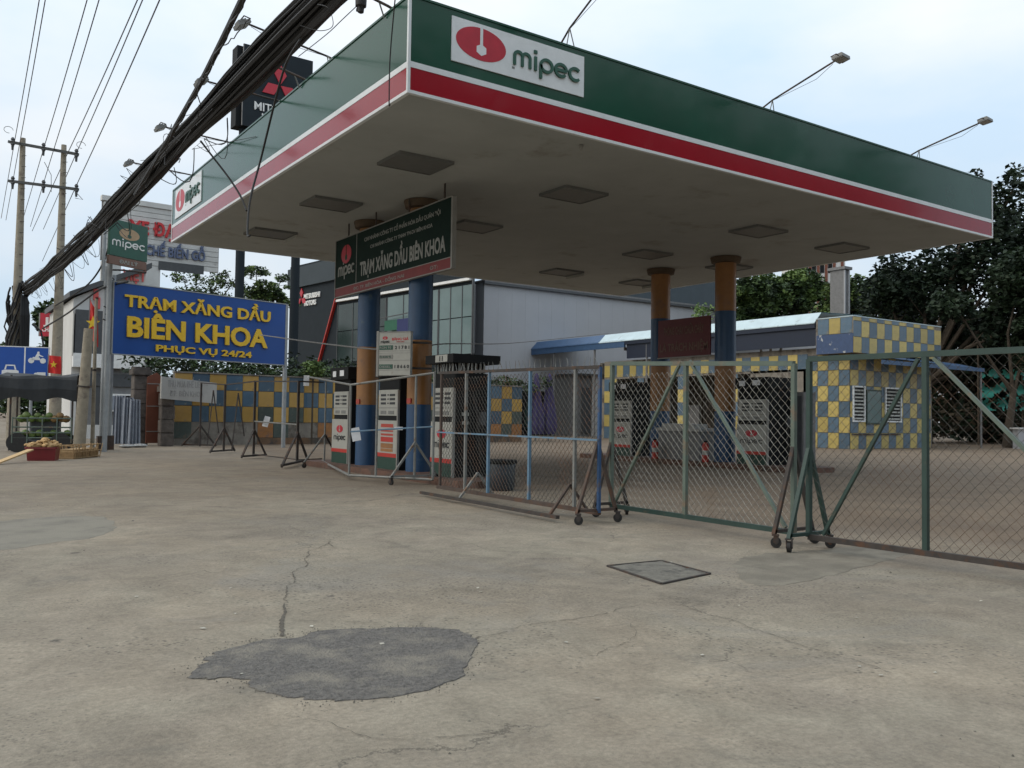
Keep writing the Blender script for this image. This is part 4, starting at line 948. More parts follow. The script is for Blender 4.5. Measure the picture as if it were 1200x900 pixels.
# traffic sign
a = atd(-12, 445, 29); b = atd(57, 448, 29.6); d = Vector((b.x-a.x, b.y-a.y, 0)); Wd = d.length; zt_ = atd(57, 407, 29.6).z; zb_ = b.z; Hs = zt_-zb_
t = thing('traffic_lane_sign', 'blue traffic sign with white car, motorcycle and pick-up symbols behind the stall', 'traffic sign', (a.x, a.y, 0), math.atan2(d.y, d.x))
mb = MB(); mb.box((0, -.03, zb_-.4), (Wd, .03, zt_)); mb.build('plate', m_sblue2, t)
mb = MB(); mb.box((0, -.036, zt_-.03), (Wd, -.03, zt_)); mb.box((Wd-.03, -.036, zb_-.4), (Wd, -.03, zt_-.03)); xd = Wd*.58; mb.box((xd-.02, -.036, zb_-.4), (xd+.02, -.03, zt_-.03)); mb.build('border', m_bwhite, t)
def sym(name, polys, cx, cz, s):
    mb = MB()
    for p in polys: mb.prism_y([(cx+x*s, cz+z*s) for x, z in p], -.037, -.03)
    mb.build(name, m_bwhite, t)
circ = lambda x, z, r: [(x+r*math.cos(k*math.pi/6), z+r*math.sin(k*math.pi/6)) for k in range(12)]
sym('car_symbol', [[(-.5,.0),(.5,.0),(.5,.28),(.36,.34),(-.36,.34),(-.5,.28)], [(-.36,.36),(-.26,.36),(-.2,.62),(-.28,.66)], [(.26,.36),(.36,.36),(.28,.66),(.2,.62)], [(-.28,.6),(.28,.6),(.28,.68),(-.28,.68)], [(-.48,-.14),(-.3,-.14),(-.3,-.02),(-.48,-.02)], [(.3,-.14),(.48,-.14),(.48,-.02),(.3,-.02)]], Wd*.34, zb_+.22, .5)
sym('motorcycle_symbol', [circ(-.42, 0, .22), circ(.42, 0, .22), [(-.4,.05),(.3,.05),(.15,.28),(-.3,.3)], [(-.15,.3),(.1,.3),(.2,.55),(.0,.62)], circ(.08, .66, .09), [(.15,.5),(.45,.36),(.42,.3),(.12,.4)]], Wd*.79, zb_+.72, .42)
sym('pickup_symbol', [[(-.6,.0),(.6,.0),(.6,.36),(.0,.36),(-.1,.36),(-.25,.2),(-.6,.14)], circ(-.36, -.02, .12), circ(.36, -.02, .12), [(.02,.36),(.6,.36),(.6,.4),(.02,.4)]], Wd*.79, zb_+.15, .45)
mb = MB(); mb.tube([(Wd*.7, .06, -.0), (Wd*.7, .06, zt_-.1)], .05, 8); mb.build('post', m_galv, t)

# ================================================================== FRUIT STALL
b0 = at(12, 529); b1 = at(84, 523); d = Vector((b1.x-b0.x, b1.y-b0.y, 0)); Ls = 1.95; ang = math.atan2(d.y, d.x)
b0 = at(8, 530); cx_end = at(84, 530); Ls = (cx_end-b0).length; ang = math.atan2(cx_end.y-b0.y, cx_end.x-b0.x)
t = thing('fruit_cart', 'street cart with a black tarpaulin roof and a slatted rack of coconuts', 'cart', b0.to_tuple(), ang)
zr = 1.25-(0)
def zc_(py): return zsee(b0, 40, py)
zr0, zr1, zt0_, zt1_ = zc_(515), zc_(490), zc_(468), zc_(440)
mb = MB(); mb.box((.1, 0, zr0-.05), (Ls, .9, zr0)); mb.build('deck', m_greydk, t)
for z in (zr0+.05, zr0+.2, zr0+.36, zr1):
    mb = MB(); mb.tube([(.12, -.02, z), (Ls, -.02, z)], .022, 6); mb.build('slat', m_tealp, t)
for k in range(5):
    x = .12+(Ls-.14)*k/4; mb = MB(); mb.tube([(x, -.03, zr0-.1), (x, -.03, zr1+.03)], .02, 6); mb.build('upright', m_tealp, t)
for x, y in ((.05, 0), (Ls-.02, 0), (.05, .9), (Ls-.02, .9)):
    mb = MB(); mb.tube([(x, y, .05), (x, y, zt1_)], .03, 6); mb.build('corner_pole', m_darksteel, t)
for x in (.25, Ls-.3):
    for y in (.0, .9):
        mb = MB(); n = 18; pts = [(x+.28*math.cos(2*math.pi*k/n), .28+.28*math.sin(2*math.pi*k/n)) for k in range(n)]; mb.prism_y(pts, y-.04, y+.04); w_o = mb.build('wheel', m_rubber, t, smooth=True)
mb = MB(); g_ = {}
nxp, nyp = 16, 6
prof = [(-.10, zt0_), (-.13, zt0_+.3), (-.10, zt0_+.6), (-.06, zt1_-.02), (-.02, zt1_+.01), (.9, zt1_+.12), (1.05, zt1_+.02), (1.08, zt0_+.3)]
for i in range(nxp+1):
    for j, (y, z) in enumerate(prof):
        x = -.25+(Ls+.35)*i/nxp; g_[i, j] = mb.addv((x, y+.015*math.sin(i*1.1), z+.02*math.sin(i*.6+j)+(-.08*math.sin(math.pi*i/nxp) if 3 < j < 6 else (-.05*math.cos(i*.8) if j == 0 else 0))))
for i in range(nxp):
    for j in range(len(prof)-1): mb.face(g_[i, j], g_[i+1, j], g_[i+1, j+1], g_[i, j+1])
tp = mb.build('tarpaulin', m_tarp, t); so_ = tp.modifiers.new('thick', 'SOLIDIFY'); so_.thickness = .01
mb = MB(); mb.box((.1, -.0, .3), (Ls, .02, zr0-.05)); mb.build('dark_skirt', m_black, t)
# coconuts
cm = MB(); cm.ball((0, 0, 0), .11, 10, (1, 1, .92)); cmesh = [cm.mesh('coconut', m, True) for m in (m_coco, m_cocob)]
k = 0
Mt = Matrix.Translation(b0) @ Matrix.Rotation(ang, 4, 'Z')
for i in range(9):
    for j in range(2):
        br = i >= 6
        x = .28+(Ls-.5)*i/8; z = zr1-.02+(.1 if j == 0 and i % 2 else 0)
        o = bpy.data.objects.new('coconut', cmesh[1 if br else 0]); C.objects.link(o)
        o.location = Mt @ Vector((x+rt.uniform(-.03,.03), .12+.22*j, z)); s_ = rt.uniform(.85, 1.15); o.scale = (s_, s_, s_)
        tag(o, 'brown coconut heaped at the right end of the cart rack' if br else 'green coconut heaped on the cart rack under the black tarpaulin', 'coconut', 'brown coconuts on the cart' if br else 'green coconuts on the cart')
for i in range(8):
    br = False; x = .25+(Ls-.4)*i/7
    o = bpy.data.objects.new('coconut', cmesh[0]); C.objects.link(o); o.location = Mt @ Vector((x, .14, zr0+.14+.05*(i % 2)))
    tag(o, 'green coconut on the lower shelf of the cart behind the slats', 'coconut', 'green coconuts behind the slats')
mb = MB(); mb.rbox((Ls*.3, .3, zr0), (Ls*.75, .85, zr1-.05), .05); mb.build('crate_stack', m_greydk, t)
# red tub of roots, basket, plank
a = at(34, 540); b = at(69, 540); c = (a+b)/2; w = (b-a).length/2; rz_ = math.atan2(b.y-a.y, b.x-a.x)
t = thing('plastic_tub', 'dark red rectangular plastic tub heaped with tan roots in front of the cart', 'tub', (c.x, c.y+.2, 0), rz_)
zt_ = zsee(c, 50, 524)
mb = MB(); lo = [mb.addv((sx*w*.92, sy*.2, 0)) for sx, sy in ((-1,-1),(1,-1),(1,1),(-1,1))]; hi = [mb.addv((sx*w, sy*.24, zt_)) for sx, sy in ((-1,-1),(1,-1),(1,1),(-1,1))]
mb.face(*reversed(lo)); mb.face(*hi)
for k in range(4): mb.face(lo[k], lo[(k+1)%4], hi[(k+1)%4], hi[k])
mb.build('shell', m_tub, t); mb = MB(); mb.rbox((-w-.03, -.27, zt_-.04), (w+.03, .27, zt_), .03); mb.build('rim', m_tub, t)
rm = MB(); rm.ball((0,0,0), .05, 8, (1.7, 1, .8)); rm.ball((.05,.03,.02), .035, 6, (1,1.3,.8)); rmesh = rm.mesh('root', m_ginger, True)
for k in range(46):
    u = rt.uniform(-1, 1); v = rt.uniform(-1, 1); z = zt_+.02+.16*(1-u*u)*(1-v*v)*rt.random()
    o = bpy.data.objects.new('root', rmesh); C.objects.link(o); o.location = Matrix.Rotation(rz_, 3, 'Z') @ Vector((u*w*.95, v*.2, z))+t.location; o.rotation_euler = (rt.uniform(-.5,.5), rt.uniform(-.5,.5), rt.uniform(0, 6)); s_ = rt.uniform(.9, 1.5); o.scale = (s_, s_, s_)
    tag(o, 'knobbly tan root heaped in the dark red tub', 'root', 'roots in the red tub')
a = at(76, 538); b = at(107, 535); c = (a+b)/2; w = (b-a).length/2
t = thing('wire_basket', 'low open cane basket beside the dark red tub', 'basket', c.to_tuple(), math.atan2(b.y-a.y, b.x-a.x))
zt_ = zsee(c, 90, 521)
for k in range(16):
    x = -w+2*w*k/15; mb = MB(); mb.tube([(x, -.22, 0), (x+rt.uniform(-.12,.12), -.25, zt_+rt.uniform(-.03,.04))], .012, 5); mb.build('cane', m_basket, t)
for k in range(10):
    x = -w+2*w*k/9; mb = MB(); mb.tube([(x, .22, 0), (x+rt.uniform(-.1,.1), .25, zt_)], .012, 5); mb.build('cane', m_basket, t)
for z in (.02, zt_*.5, zt_*.95):
    mb = MB(); mb.tube([(-w, -.24, z), (w, -.24, z+.02), (w, .24, z), (-w, .24, z+.02), (-w, -.24, z)], .012, 5); mb.build('hoop', m_basket, t)
mb = MB(); mb.box((-w*.9, -.2, .0), (w*.9, .2, zt_*.7)); mb.build('filling', m_basket, t)
a = at(-4, 543); b = at(36, 526, 'z', .25); b = Vector((c.x-.9, c.y-.6, 0)); a = at(-5, 543, 'z', .03); b = at(36, 527, 'y', at(34, 541).y-.12)
mb = MB(); mb.bar(Vector((0, 0, 0)), b-a, .16, .03); o = mb.build('wooden_plank', m_plank); o.location = a; tag(o, 'pale raw wooden plank propped on the ground against the red tub', 'plank')

# ================================================================== UTILITY POLES AND CABLES
def upole(px, pyt, dep, rt_, rb, label, bandz=()):
    tp = atd(px, pyt, dep); t = thing('utility_pole', label, 'utility pole', (tp.x, tp.y, 0), 0, 'twin concrete utility poles')
    mb = MB(); mb.tube([(0, 0, -.1), (0, 0, tp.z)], rb, 16, rt_); mb.build('shaft', m_conc, t, smooth=True)
    for k in range(14):
        z = 6+k*(tp.z-6.3)/13
        mb = MB(); mb.tube([(-.02, -.13, z), (.12, -.2, z+.01)], .012, 4); mb.build('step_bolt', m_darksteel, t)
    return t, tp
tL, pL = upole(27, 162, 34.5, .095, .24, 'left concrete pole of the twin poles, wrapped in thick cable at mid height')
tR, pR = upole(75, 170, 34.5, .095, .24, 'right concrete pole of the twin poles, rising clear of the cables')
dw = Vector((.04265, .99909, 0))
dx_ = (pR-pL); dx_.z = 0; dxn = dx_.normalized()
xa = thing('crossarm_frame', 'pair of dark steel crossarms with insulators joining the twin concrete poles', 'crossarms', (pL.x, pL.y, 0)); O = Vector((pL.x, pL.y, 0))
pins = []
for (pa, pb_) in (((10, 166), (92, 181)), ((10, 212), (92, 222))):
    a = atd(*pa, 34.3); b = atd(*pb_, 34.3)
    mb = MB(); mb.bar(a-O, b-O, .10, .10); mb.build('crossarm', m_rust, xa)
    for u in (.06, .5, .97):
        p = a.lerp(b, u)-O; mb = MB(); mb.lathe([(.04, -.3), (.05, -.12), (.08, -.08), (.05, -.02), (.09, .03), (.05, .08), (.08, .12), (.04, .2)], 8, p); mb.build('insulator', m_greydk, xa, smooth=True)
for (x, y) in ((95, 178), (10, 160)):
    c = atd(x, y-8, 34.2)-O; mb = MB(); mb.tube([c+Vector((.16*math.cos(a_), 0, .13*math.sin(a_))) for a_ in [k*.55 for k in range(10)]], .012, 4); mb.build('looped_lead', m_wirethin, xa)
mb = MB(); mb.tube([atd(52, 190, 34.2)-O, atd(60, 205, 34.2)-O, atd(60, 225, 34.2)-O], .014, 4); mb.build('looped_lead', m_wirethin, xa)
mb = MB(); mb.tube([atd(86, 222, 34.2)-O, atd(97, 234, 34.2)-O, atd(88, 232, 34.2)-O], .014, 4); mb.build('looped_lead', m_wirethin, xa)
wires = [((17, 166), (46, 0)), ((23, 168), (53, 0)), ((52, 171), (102, 0)), ((63, 175), (116, 0)), ((79, 180), (161, 0)), ((90, 178), (167, 0)), ((90, 216), (187, 0))]
wl_ = ['leftmost', 'second from left', 'third from left', 'middle', 'third from right', 'second from right', 'rightmost']
for k, (a_, b_) in enumerate(wires):
    a = atd(*a_, 34.3)
    # the wire runs on towards the camera at a constant height with a slight sag
    pts = []
    rb_ = ray(*b_); 
    bb = Vector((0, 0, EYE))+rb_*((a.z-.15-EYE)/rb_.z)
    dd = bb-a
    for i in range(25):
        u = -1.2+i*3.4/24; p = a+dd*u; p.z = a.z-.15*u+(.25*u*(u-1) if 0 <= u <= 1 else (0 if u < 0 else .25*u*(u-1))); pts.append(p-a)
    mb = MB(); mb.tube(pts, .017, 4); o = mb.build('overhead_wire', m_wirethin); o.location = a; tag(o, 'thin overhead power wire, the '+wl_[k]+' of the seven crossing the sky', 'wire', 'thin overhead wires')
# thick bundle
Pb = atd(30, 345, 34.5); cb = MB(); rc = random.Random(9); ncab = 64
def sagz(y): return Pb.z+.0
def bundle_c(y):
    u = (y-2)/(Pb.y-2); return Vector((3.72+(Pb.x-3.72)*max(0, (y-20)/(Pb.y-20))**2, y, 5.97-.12*math.sin(math.pi*max(0, min(1, (y-16)/(Pb.y-16))))))
for k in range(ncab):
    a0 = rc.uniform(0, 6.28); r0 = .225*math.sqrt(rc.random()); rr = rc.uniform(.014, .034); fr_ = rc.uniform(.15, .35); pts = []
    flat = 1.35
    for i in range(64):
        y = -6+(Pb.y+6)*i/63; c = bundle_c(y); a = a0+.35*math.sin(y*fr_*.5+k)+y*.02; wob = .03*noise.noise(Vector((y*.6, k*3.3, 0)))
        tight = .75+.25*abs(math.sin(y*.35+1))
        pts.append(Vector((c.x+(r0*tight+wob)*math.cos(a)*.85, y, c.z+(r0*tight+wob)*math.sin(a)*flat*.85-.05*noise.noise(Vector((y*.3, k, 3))))))
    cb.tube(pts, rr, 5, cap=False)
# stray strands drooping out of the bundle
for k in range(44):
    y = rc.uniform(13, 38); c = bundle_c(y); L_ = rc.uniform(.4, 2.0); s = rc.choice((-1, 1)); pts = []; dz = rc.uniform(.12, .5)*(1 if rc.random() < .8 else -.5)
    for i in range(9):
        u = i/8; pts.append(Vector((c.x+s*.15+s*.15*math.sin(math.pi*u), y+L_*u, c.z-.18-dz*math.sin(math.pi*u))))
    cb.tube(pts, rc.uniform(.004, .011), 4, cap=False)
for k in range(26):
    y = rc.uniform(14, 36); c = bundle_c(y); cb.tube([c+Vector((rc.uniform(-.2,.2), 0, .2)), c+Vector((rc.uniform(-.35,.35), .15, rc.uniform(.3,.42))), c+Vector((rc.uniform(-.2,.2), .45, .18))], .006, 4, cap=False)
o = cb.build('cable_bundle', m_cable, kind='stuff'); o['label'] = 'thick sagging bundle of black telephone cables running along the street'; 
# wrap on the left pole
mb = MB()
for k in range(40):
    a = rc.uniform(0, 6.28); z = rc.uniform(3.0, 5.6); pts = []
    for i in range(9):
        u = i/8; pts.append(Vector((math.cos(a+u*1.2)*(.27+.16*math.sin(math.pi*u)*rc.random()), math.sin(a+u*1.2)*.3, z+.8*(u-.5)*2)))
    mb.tube(pts, rc.uniform(.02, .05), 5, cap=False)
for k in range(16):
    a = rc.uniform(-1.2, .6); pts = [Vector((math.cos(a)*.3, math.sin(a)*.3-.1, 5.7-.0*k)), Vector((math.cos(a)*.5-.1, math.sin(a)*.4-.15, 4.9)), Vector((math.cos(a)*.42, math.sin(a)*.4, 3.4)), Vector((math.cos(a)*.25, math.sin(a)*.25, 2.6))]
    mb.tube(pts, rc.uniform(.03, .05), 5, cap=False)
o = mb.build('cable_wrapping', m_cable, tL, kind='stuff')
mb = MB(); c_ = atd(50, 395, 34.3)-tL.location; mb.tube([atd(38, 380, 34.3)-tL.location, atd(48, 388, 34.3)-tL.location, atd(51, 405, 34.3)-tL.location, atd(40, 415, 34.3)-tL.location], .04, 6); mb.build('cable_coil', m_cable, tL)
# second, thinner cable meeting the bundle
def cable_thing(pts, r, label, name='hanging_cable', cat='cable', n=6, m=None, group=None):
    P0 = Vector(pts[0]); mb = MB(); mb.tube([Vector(p)-P0 for p in pts], r, n); o = mb.build(name, m or m_cable, smooth=True); o.location = P0; tag(o, label, cat, group); return o
def spline(pts, n=8):
    out_ = []
    for i in range(len(pts)-1):
        p0, a, b, p3 = pts[max(0, i-1)], pts[i], pts[i+1], pts[min(len(pts)-1, i+2)]
        for k in range(n):
            t_ = k/n; out_.append(.5*((2*a)+(b-p0)*t_+(2*p0-5*a+4*b-p3)*t_*t_+(3*a-p0-3*b+p3)*t_**3))
    return out_+[pts[-1]]
b = [atd(158, 228, 17.5), atd(187, 180, 14.5), atd(215, 132, 12.5), atd(235, 97, 11.2), atd(260, 48, 9.8), atd(286, -5, 8.6), atd(320, -75, 7.3)]
t = thing('lashed_cable', 'single lashed black cable rising to the top edge left of the thick bundle', 'cable', b[0].to_tuple()); P0 = b[0]
mb = MB(); sp_ = spline([p-P0 for p in b], 8); mb.tube(sp_, .035, 7); mb.tube([p+Vector((.03, 0, .03)) for p in sp_], .02, 5)
mb.tube([p+Vector((-.02*math.sin(i*1.1), 0, -.04+.01*math.cos(i*2.3))) for i, p in enumerate(sp_)], .012, 4); mb.build('cable_strand', m_cable, t)
mb = MB()
for p_, q_, s_ in (((235, 95), (262, 50), 10), ((252, 60), (292, 22), 9)):
    a_ = atd(*p_, 11.0)-P0; c_ = atd(*q_, 9.9)-P0; mb = MB(); mb.tube([a_.lerp(c_, i/12)+Vector((.0, 0, -.05*math.sin(math.pi*i/12)+.02*math.sin(i*2.4))) for i in range(13)], .007, 4); mb.build('loose_end', m_cable, t)
mb = MB(); mb.tube([atd(229, 105, 11.6)-P0, atd(235, 122, 11.9)-P0, atd(232, 137, 12.2)-P0], .008, 4)
mb.build('loose_end', m_cable, t)
# drop wires over the fascia
cable_thing(spline([atd(352, 46, 9.3), atd(335, 75, 10.2), atd(322, 120, 11.0), atd(306, 185, 11.6), atd(293, 235, 11.4), atd(290, 273, 11.0), atd(293, 276, 10.9)]), .014, 'black drop wire hanging straight down across the left fascia from the cable bundle')
cable_thing(spline([atd(235, 165, 14.6), atd(248, 182, 14.6), atd(268, 208, 14.5), atd(282, 230, 14.3), atd(289, 247, 14.0)]), .016, 'short slanting black wire from the bundle down to the left fascia')
cable_thing(spline([atd(465, -20, 7.4), atd(461, 20, 7.8), atd(457, 70, 8.0), atd(456, 120, 8.1), atd(457, 122, 8.1)]), .006, 'thin black wire hanging beside the canopy corner')
cable_thing(spline([atd(417, 8, 8.6), atd(400, 24, 9.0), atd(383, 40, 9.4), atd(350, 66, 10.0)]), .005, 'fine wire from the hanging cable closure down to the bundle')
cable_thing(spline([atd(352, 30, 9.3), atd(375, 36, 9.2), atd(390, 30, 9.0), atd(385, 10, 8.8), atd(372, 5, 9.0)]), .004, 'thin loose wire looping beside the top of the cable bundle')
cable_thing(spline([atd(150, 330, 26), atd(120, 338, 27), atd(95, 355, 28), atd(78, 368, 30), atd(50, 385, 33)]), .03, 'black cable drooping from the square green sign to the left poles')
cable_thing(spline([atd(128, 285, 25.8), atd(120, 310, 26), atd(100, 336, 28), atd(65, 358, 32)]), .025, 'slack black cable from beside the green sign towards the left pole')
cable_thing(spline([Vector((8.3, 25, 3.5)), atd(450, 410, 17.5), atd(520, 403, 22), atd(600, 402, 30), atd(700, 392, 36), atd(713, 391, 37)]), .016, 'thin wire strung from the left columns to the blue awning roof', m=m_greymid)
cable_thing([at(235, 167, 'z', H+1.2), at(225, 175, 'x', 5.1), at(300, 160, 'x', 5.28)], .006, 'thin wire loop lying on the green left fascia')
cl = atd(423, 4, 8.6); t = thing('cable_closure', 'black cable splice closure hanging at the top edge left of the canopy corner', 'cable closure', cl.to_tuple())
mb = MB(); mb.lathe([(.012, -.10), (.03, -.09), (.035, -.04), (.055, -.03), (.06, .12), (.03, .16), (.012, .4)], 10); mb.build('shell', m_cable, t, smooth=True)
mb = MB(); mb.box((-.02, -.03, -.06), (.02, .07, -.03)); mb.build('clip', m_black, t)

# ================================================================== TALL BLACK PYLON SIGN
Dp = 42; a = atd(283, 150, Dp); b = atd(367, 90, Dp*1.0+2); d = Vector((b.x-a.x, b.y-a.y, 0)); Wd = d.length
zt_ = atd(283, 50, Dp).z; zb_ = atd(283, 142, Dp).z-.2
t = thing('car_dealer_pylon_sign', 'tall black square pylon sign with red three-diamond emblem behind the canopy edge', 'pylon sign', (a.x, a.y, 0), math.atan2(d.y, d.x)+.05)
mb = MB(); mb.box((0, -.1, zb_), (Wd, .0, zt_)); mb.build('face_panel', m_slate, t)
mb = MB(); mb.box((-.25, .15, zb_), (Wd-.1, .9, zt_-.05)); mb.box((.05, 0, zb_+.1), (Wd-.1, .15, zt_-.1)); mb.build('case', m_black, t)
mb = MB(); mb.box((-.02, -.1, zb_), (0, .0, zt_)); mb.build('edge_trim', m_greymid, t)
cx, cz, s = Wd*.52, zb_+(zt_-zb_)*.585, (zt_-zb_)*.25
for k in range(3):
    aa = math.radians(90+120*k); bb2 = []
    for r_, da in ((0.03, 0), (s*.62, 30), (s*1.04, 0), (s*.62, -30)):
        bb2.append((cx+r_*math.cos(aa+math.radians(da)), cz+r_*math.sin(aa+math.radians(da))))
    mb = MB(); mb.prism_y(bb2, -.16, -.1); mb.build('red_diamond', m_lred, t)
text('MITSUBISHI', .42, m_bwhite, t, (Wd*.54, -.1, zb_+(zt_-zb_)*.22), Wd*.76, .008, ext=.04); text('MOTORS', .42, m_bwhite, t, (Wd*.52, -.1, zb_+(zt_-zb_)*.09), Wd*.5, .008, ext=.04)
for px in (281, 346):
    r_ = ray(px, 320); n_ = Vector((-d.y, d.x, 0)); o_ = a+n_.normalized()*.5; tt = (o_-Vector((0,0,EYE))).dot(n_)/r_.dot(n_); pp = Vector((0,0,EYE))+r_*tt
    loc = t.matrix_world.inverted() if False else None
    rel = Matrix.Rotation(-t.rotation_euler.z, 3, 'Z') @ (Vector((pp.x, pp.y, 0))-Vector((a.x, a.y, 0)))
    mb = MB(); mb.tube([(rel.x, rel.y, 0), (rel.x, rel.y, zb_+.3)], .22, 14); mb.build('support_post', m_slate, t, smooth=True)

# ================================================================== CAR SHOWROOM
yc = 42.0
c0 = Vector((27.4, 44.0, 0)); dirf = Vector((ray(-335, 480).x, ray(-335, 480).y, 0)).normalized()   # facade runs left and away
sh = thing('car_showroom', 'dark clad car showroom with large tinted glazing behind the station', 'building', c0.to_tuple(), math.atan2(-dirf.y, -dirf.x))
def s_of(px):
    r = ray(px, 400); n_ = Vector((-dirf.y, dirf.x, 0)); tt = (c0-Vector((0,0,EYE))).dot(n_)/r.dot(n_); p = Vector((0,0,EYE))+r*tt; return -(Vector((p.x, p.y, 0))-c0).length if px < proj_x(Vector((c0.x, c0.y, 2))) else (Vector((p.x, p.y, 0))-c0).length
def z_of(px, py):
    r = ray(px, py); n_ = Vector((-dirf.y, dirf.x, 0)); tt = (c0-Vector((0,0,EYE))).dot(n_)/r.dot(n_); return EYE+r.z*tt
xl = s_of(338); HT = z_of(345, 312)
vd_ = Matrix.Rotation(-sh.rotation_euler.z, 2) @ Vector((c0.x, c0.y)).normalized()
mb = MB(); mb.prism([(xl, .02), (0, .02), (vd_.x*9-.6, vd_.y*9), (xl+2, 9)], 0, HT); mb.build('wall', m_slate, sh)
zl = z_of(550, 328)
xg0, xg1, xg2, xg3 = s_of(396), s_of(454), s_of(515), s_of(556)
mb = MB(); mb.box((xg0, -.25, zl-.06), (-.1, 0.02, zl+.10)); mb.build('white_lintel_line', m_bwhite, sh)
mb = MB(); mb.box((s_of(555), -.12, 0), (0, .02, HT)); mb.build('corner_pier', m_greydk, sh)
zg = z_of(540, 415)
for x0_, x1_, m, npan in ((xg0, xg1-.15, m_glass, 3), (xg1, xg2-.1, m_glassl, 3), (xg2, xg3, m_glassl, 3)):
    for k in range(npan):
        a_ = x0_+(x1_-x0_)*k/npan; b_ = x0_+(x1_-x0_)*(k+1)/npan
        for z0_, z1_ in ((zg, zg+(zl-zg)*.5-.03), (zg+(zl-zg)*.5+.03, zl-.3)):
            mb = MB(); mb.box((a_+.03, -.06, z0_), (b_-.03, -.02, z1_)); mb.build('window', m, sh)
    mb = MB()
    for k in range(npan+1): mb.box((x0_+(x1_-x0_)*k/npan-.03, -.09, zg), (x0_+(x1_-x0_)*k/npan+.03, 0.02, zl-.3))
    mb.build('mullions', m_greydk, sh)
# left clad part with slanting red line and slate band on top
mb = MB(); mb.prism_y([(xl, z_of(352, 337)), (xg0, z_of(394, 328)), (xg0, z_of(394, 303)), (xl, z_of(352, 314))], -.2, .0); mb.build('slate_band', m_slate2, sh)
mb = MB(); a_ = (s_of(395), z_of(395, 348)); b_ = (s_of(373), z_of(373, 436)); mb.prism_y([(a_[0]-.06, a_[1]), (a_[0]+.06, a_[1]), (b_[0]+.06, b_[1]), (b_[0]-.06, b_[1])], -.22, .0); mb.build('red_slanting_strip', m_pred, sh)
xm = s_of(365); zm_ = z_of(362, 348)
text('MITSUBISHI', .38, m_bwhite, sh, (xm, -.0, z_of(366, 349)), s_of(375.5)-s_of(357), .03, ext=.08); text('MOTORS', .38, m_bwhite, sh, (s_of(356.5)+.0, -.0, z_of(362, 358)), (s_of(370.5)-s_of(357)), .03, ext=.08, align='l')
for k in range(3):
    aa = math.radians(90+120*k); cx, cz, s = s_of(353), z_of(353, 350), .8
    mb = MB(); mb.prism_y([(cx+r_*math.cos(aa+math.radians(da)), cz+r_*math.sin(aa+math.radians(da))) for r_, da in ((.03, 0), (s*.6, 30), (s, 0), (s*.6, -30))], -.09, 0); mb.build('red_diamond', m_lred, sh)
# coloured banner in the window
cb0, cb1 = s_of(456), s_of(486)
mb = MB(); mb.box((cb0, -.4, z_of(470, 387)), ((cb0+cb1)/2, -.35, z_of(470, 375))); mb.build('green_banner', mat('bn_green', (.02,.12,.07), .7), sh)
mb = MB(); mb.box(((cb0+cb1)/2, -.4, z_of(470, 395)), (cb1, -.35, z_of(470, 375))); mb.build('blue_banner', mat('bn_blue', (.02,.03,.12), .7), sh)
mb = MB(); mb.bar((cb0-1, -.5, z_of(470, 374)+.1), (cb1+.3, -.5, z_of(470, 371)+.1), .06); mb.build('lamp_rail', m_greydk, sh)
# grey sheet-metal hall to its right
gy = 46.5
P1 = at(567, 330, 'y', gy); P2 = at(870, 370, 'y', gy)
gh = thing('sheet_metal_hall', 'long pale grey sheet-metal hall with a dark roof edge right of the showroom', 'building', (P1.x, gy, 0))
L2 = P2.x-P1.x+25; n_ = 46
for k in range(n_):
    x0_ = L2*k/n_; x1_ = L2*(k+1)/n_; mb = MB(); mb.prism([(x0_+.002, -.055), (x0_+.02, -.06), (x1_-.02, -.06), (x1_-.002, -.055), (x1_-.003, .1), (x0_+.003, .1)], 0, P1.z); mb.build('wall_panel', m_greywall, gh)
mb = MB(); mb.box((0, .1, 0), (L2, 20, P1.z)); mb.build('wall', m_greywall, gh)
mb = MB(); mb.box((-.1, -.25, P1.z), (L2+.1, 20, P1.z+.12)); mb.build('roof_edge', m_greymid, gh)
mb = MB(); mb.box((-.1, -.27, P1.z-.16), (L2+.1, -.07, P1.z-.001)); mb.build('gutter', m_greydk, gh)
Q = at(742, 350, 'y', 60)
t = thing('slate_roof_building', 'dark slate clad building rising behind the grey hall under the canopy edge', 'building', (Q.x-3, 68, 0))
mb = MB(); mb.box((0, 0, 0), (26, 12, 20)); mb.build('wall', m_slate2, t); mb = MB(); mb.box((-.2, -.2, 20), (26.2, 12.2, 20.3)); mb.build('roof_edge', m_greydk, t)

# ================================================================== KIOSK
K = Vector((33.53, 22.64, 0)); KL = 6.95
ks = thing('station_office', 'single-storey station office tiled in yellow and blue squares with a deep blue awning', 'building', (K.x, K.y, 0))
kw, kh = .58, .70; PZ0, PZ1 = 4.21, 5.79
SB = .45   # wall set back behind the parapet
mb = MB(); mb.box((SB, SB, 0), (KL, 6, PZ0)); mb.box((SB, 6, 0), (2.0+SB, 2.6+0, 0.01)); mb.build('wall', m_grout, ks)
mb = MB(); mb.box((.0, .0, PZ0), (KL+.05, 1.9, PZ1)); mb.build('parapet_core', m_grout, ks)
mb = MB(); mb.box((-.02, -.02, PZ1), (KL+.07, 1.9, PZ1+.04)); mb.build('coping', m_sheet, ks)
kt = [tile_mesh('tile', kw, kh, m, .02, .008, .008) for m in (m_kyel, m_kblu)]
kshort = [tile_mesh('tile', kw, PZ1-PZ0-2*kh-.01, m, .02, .008, .008) for m in (m_kyel, m_kblu)]
for i in range(12):
    for r in range(3):
        z = PZ0+kh*r; par = (i+r) % 2
        if i == 11 and r == 2: continue
        inst('tile', (kt if r < 2 else kshort)[par], ks, (i*kw, -.001, z))
